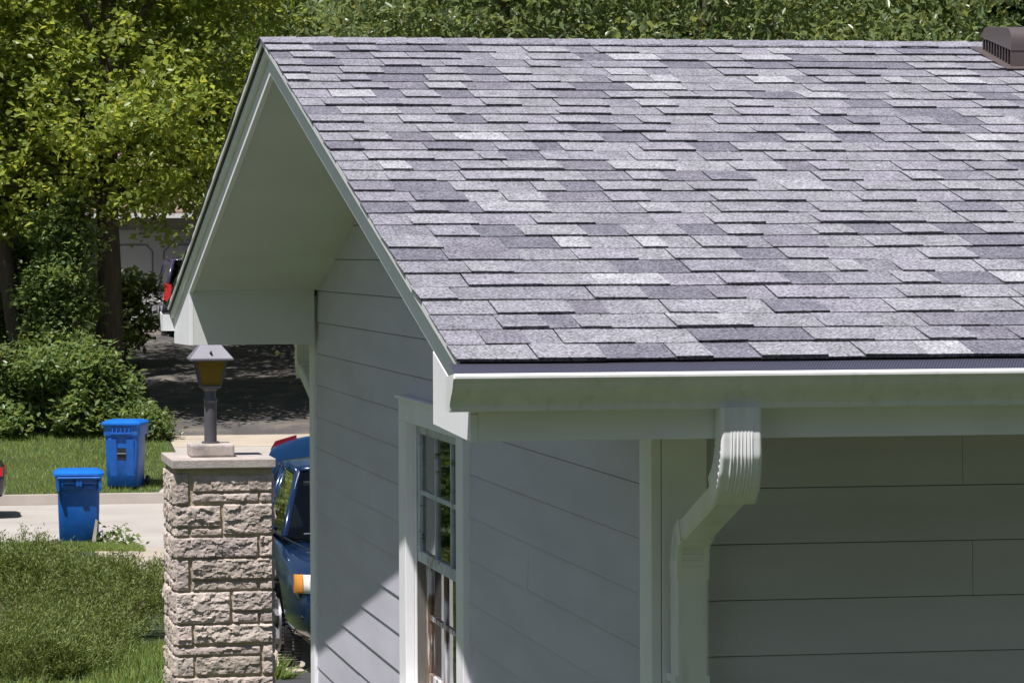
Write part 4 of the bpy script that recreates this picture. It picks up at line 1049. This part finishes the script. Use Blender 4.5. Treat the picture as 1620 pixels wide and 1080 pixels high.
# shrubs
def shrub(label, loc, lobes, n, per, size, m, seed, name='shrub', group=None, elong=1.9, cr=(.18, .42)):
    rs = np.random.RandomState(seed); t = thing(name, label, 'shrub', loc, 0, group)
    st = MB(); rnd = random.Random(seed)
    for lx, ly, lz, lr in lobes:
        st.tube([(lx * .3, ly * .3, -.1), (lx * .7, ly * .7, lz * .5), (lx, ly, lz + lr * .4)], [.03, .022, .008], 6)
    st.build('stems', TWIG, t, smooth=True, local=True)
    c = crown_centers(rs, lobes, n); c = c[c[:, 2] > .03]
    P, d = clump_points(rs, c, rs.uniform(cr[0], cr[1], len(c)), per)
    link('foliage', leaf_mesh('foliage', P, size, rs, m, elong=elong, up=.5, droop=.1), t)
    return t
SG = 'shrubs along the edge of the far lawn'
shrub('bright leafy shrub just behind the far blue bin', (3.95, 65.2, T_(3.95, 65.2)), [(0, .2, .8, .6), (.45, .1, .4, .42), (-.5, -.1, .6, .5), (-.2, 0, 1.35, .4), (.25, -.3, .3, .35)], 260, 26, .145, LEAFS, 31, group=SG)
shrub('broad leafy shrub below the two tree trunks', (3.1, 65.4, T_(3.1, 65.4)), [(0, .3, 1.0, .75), (-.8, .2, .6, .6), (.75, 0, .55, .55), (.2, -.5, .35, .4), (-.4, -.3, 1.25, .4), (.45, .2, 1.5, .4), (-.9, -.5, .3, .35)], 330, 26, .145, LEAFS, 32, group=SG)
shrub('low leafy shrub at the left edge of the far lawn', (1.75, 65.6, T_(1.75, 65.6)), [(0, .2, .8, .7), (-.7, .2, .9, .7), (.65, 0, .5, .5), (.2, -.3, 1.3, .4), (-.2, -.6, .3, .4)], 300, 26, .145, LEAFM, 33, group=SG)
shrub('small pale sprawling shrub at the corner of the far driveway', (4.62, 64.7, T_(4.62, 64.7)), [(0, 0, .3, .36), (.25, -.1, .22, .25)], 150, 22, .10, LEAFS, 34, group=SG)
shrub('tall dark thicket between the two trunks', (3.3, 66.6, T_(3.3, 66.6)), [(0, .2, 1.0, .8), (-.35, .2, 1.7, .6), (.1, .3, 2.2, .55), (-.15, .2, 2.9, .55), (-.5, .1, 2.5, .4), (.3, .2, 3.5, .4), (-.3, .3, 3.7, .45), (.1, .4, 4.1, .4)], 560, 26, .14, LEAFS, 35, group=SG, cr=(.2, .4))
shrub('tall thicket behind the leaning trunk', (2.0, 69.2, T_(2.0, 69.2)), [(0, 0, 1.2, .9), (-.6, .2, 1.8, .8), (.5, 0, 2.2, .8), (.7, 0, 3.0, .7), (-.2, 0, 3.0, .8)], 560, 26, .14, LEAFS, 36, group=SG, cr=(.2, .4))
shrub('bush right of the maple trunk against the garage door', (4.85, 75.0, T_(4.85, 75)), [(0, 0, .9, .8), (.3, 0, 1.6, .6), (-.3, 0, 1.7, .6)], 240, 22, .16, LEAFM, 37, group=SG, cr=(.15, .32))
shrub('weedy low plant beside the near blue bin', (2.98, 47.3, T_(2.98, 47.3)), [(0, 0, .12, .16), (-.15, 0, .1, .12), (.16, -.1, .06, .1)], 40, 14, .085, LEAFS, 38, name='weed')

for i, (x, y, lb) in enumerate([(-1.2, 31, 'dark garden bush left of the juniper, mirrored in the window'), (-2.6, 34, 'dark garden bush on the left lawn, mirrored in the window'), (-3.6, 40, 'dark garden bush nearest the road on the left lawn'), (-.4, 36.5, 'dark garden bush halfway down the left lawn')]):
    shrub(lb, (x, y, T_(x, y)), [(0, 0, .8, .8), (.7, .2, .6, .65), (-.7, -.2, .7, .7), (0, .3, 1.4, .6)], 300, 24, .12, LEAFD, 60 + i, group='dark bushes on the left lawn')
# juniper in front, built of short upturned sprays
def juniper():
    rs = np.random.RandomState(77)
    t = thing('juniper', 'spreading juniper bush filling the bottom left corner beside the stone pillar', 'shrub', (1.1, 27.2, T_(1.1, 27.2)))
    ln = [(.85, .1, .10, .40), (.35, .3, .16, .48), (-.3, .1, .17, .50), (-.9, .3, .2, .52), (-1.5, .1, .2, .55), (.6, .9, .12, .48), (-.1, 1.0, .18, .48), (-.8, 1.1, .2, .5), (.35, -.45, .12, .40), (-.25, -.7, .12, .44), (-.9, -.75, .14, .46), (-1.5, -.6, .1, .45), (.95, .55, .06, .4), (1.0, 1.3, .1, .42), (.3, 1.6, .16, .45), (-.5, 1.7, .18, .5), (-.35, -1.25, .06, .34), (-.75, -1.35, .06, .36), (-1.2, -1.3, .06, .36), (.1, -1.0, .08, .32), (.5, -.85, .06, .24), (-.1, .55, .42, .26), (.55, .5, .36, .22), (-.7, -.2, .40, .22), (-.05, -1.9, .06, .36), (-.55, -2.1, .06, .40), (-1.1, -2.1, .06, .42), (.2, -1.55, .05, .30), (-.3, -2.5, 0, .3)]
    ln += [(.05, -2.3, .05, .34), (-.25, -2.65, .04, .34), (-.2, -2.2, .1, .34), (.15, -2.45, .03, .30), (.0, -2.75, .02, .28), (-.2, -2.85, .02, .30)]
    big = list(ln)
    for _ in range(130):                       # the mounds that break up its outline
        x, y, z, r = big[rs.randint(len(big))]; v_ = rs.normal(size=3); v_[2] = abs(v_[2]) + .1; v_ /= np.linalg.norm(v_)
        ln.append((x + v_[0] * r * .92, y + v_[1] * r * .92, z + v_[2] * r * .78, rs.uniform(.10, .20)))
    w = np.array([l[3] ** 1.6 for l in ln]); n = 4300; idx = rs.choice(len(ln), n, p=w / w.sum()); Lb = np.array(ln)[idx]
    d = rs.normal(size=(n, 3)); d[:, 2] = np.abs(d[:, 2]) * 1.0 - .15; d /= np.linalg.norm(d, axis=1)[:, None]
    C = Lb[:, :3] + d * (Lb[:, 3] * rs.uniform(.74, 1.0, n))[:, None] * np.array([1, 1, .82])
    out = d * .8 + np.array([0, 0, .55]); out /= np.linalg.norm(out, axis=1)[:, None]
    per = 52                                   # needles of one spray, set along its axis
    tt = rs.uniform(0, 1, (n, per)); P = C[:, None] + out[:, None] * (tt * .11)[:, :, None] + rs.normal(size=(n, per, 3)) * (.011 + .016 * tt)[:, :, None]
    od = np.repeat(out, per, 0) * .9
    link('foliage', leaf_mesh('foliage', P.reshape(-1, 3), .032, rs, NEEDLE, elong=4.2, droop=-.1, outdir=od, tint=.3), t)
    core = MB()
    for a in range(14):
        x, y, z, r = ln[a]; core.tube([(x * .2, y * .3, -.05), (x * .7, y * .7, .08), (x, y, z + r * .5)], [.03, .02, .008], 6)
    core.build('branches', TWIG, t, smooth=True, local=True)
juniper()

# grass
def grass(label, boxes, seed, size, m=GRASSM):
    rs = np.random.RandomState(seed); Ps = []; lens = []
    for x0, x1, y0, y1, n, ok in boxes:
        x = rs.uniform(x0, x1, n); y = rs.uniform(y0, y1, n)
        keep = np.array([ok(a, b) for a, b in zip(x, y)]); x, y = x[keep], y[keep]
        Ps.append(np.stack([x, y, np.array([terr(a, b) for a, b in zip(x, y)])], 1))
    P = np.concatenate(Ps)
    od = np.zeros_like(P); od[:, 2] = 1.3
    me = leaf_mesh('grass', P, size, rs, m, shape='blade', elong=7, outdir=od, droop=0, tint=.35, hue=.2, up=.0)
    return tag(link('grass', me), label, 'grass', kind='stuff')
grass('mown green grass of the lawns beside the road', [
    (1.4, 5.2, 59.0, 67.5, 30000, lambda x, y: x < 4.3 + .7 * min(1, (y - 58.8) / 2.2) + .1 * noise.noise((x * 2, y * 2, 1))),
    (1.2, 3.2, 44.5, 48.0, 26000, lambda x, y: x < 2.75 + (y - 45) * .05 + .15 * noise.noise((x * 2, y * 2, 5)) or y < 46),
    (0.7, 2.5, 23.6, 26.6, 9000, lambda x, y: x < 2.35 and (x > 1.32 or y < 23.9))], 5, .085)
def tuft(name, label, loc, n, size, seed, spread):
    rs = np.random.RandomState(seed); P = np.zeros((n, 3)); P[:, :2] = rs.normal(size=(n, 2)) * spread
    od = np.zeros_like(P); od[:, :2] = P[:, :2] / spread * .35; od[:, 2] = .9
    me = leaf_mesh('blades', P, size, rs, GRASSM, shape='blade', elong=9, outdir=od, droop=0)
    me.transform(Matrix.Translation(loc)); o = link(name, me); return tag(o, label, 'grass')
tuft('grass_tuft', 'yellow green grass tuft on the driveway edge beside the car wheel', (2.60, 23.95, .012), 160, .17, 4, .045)
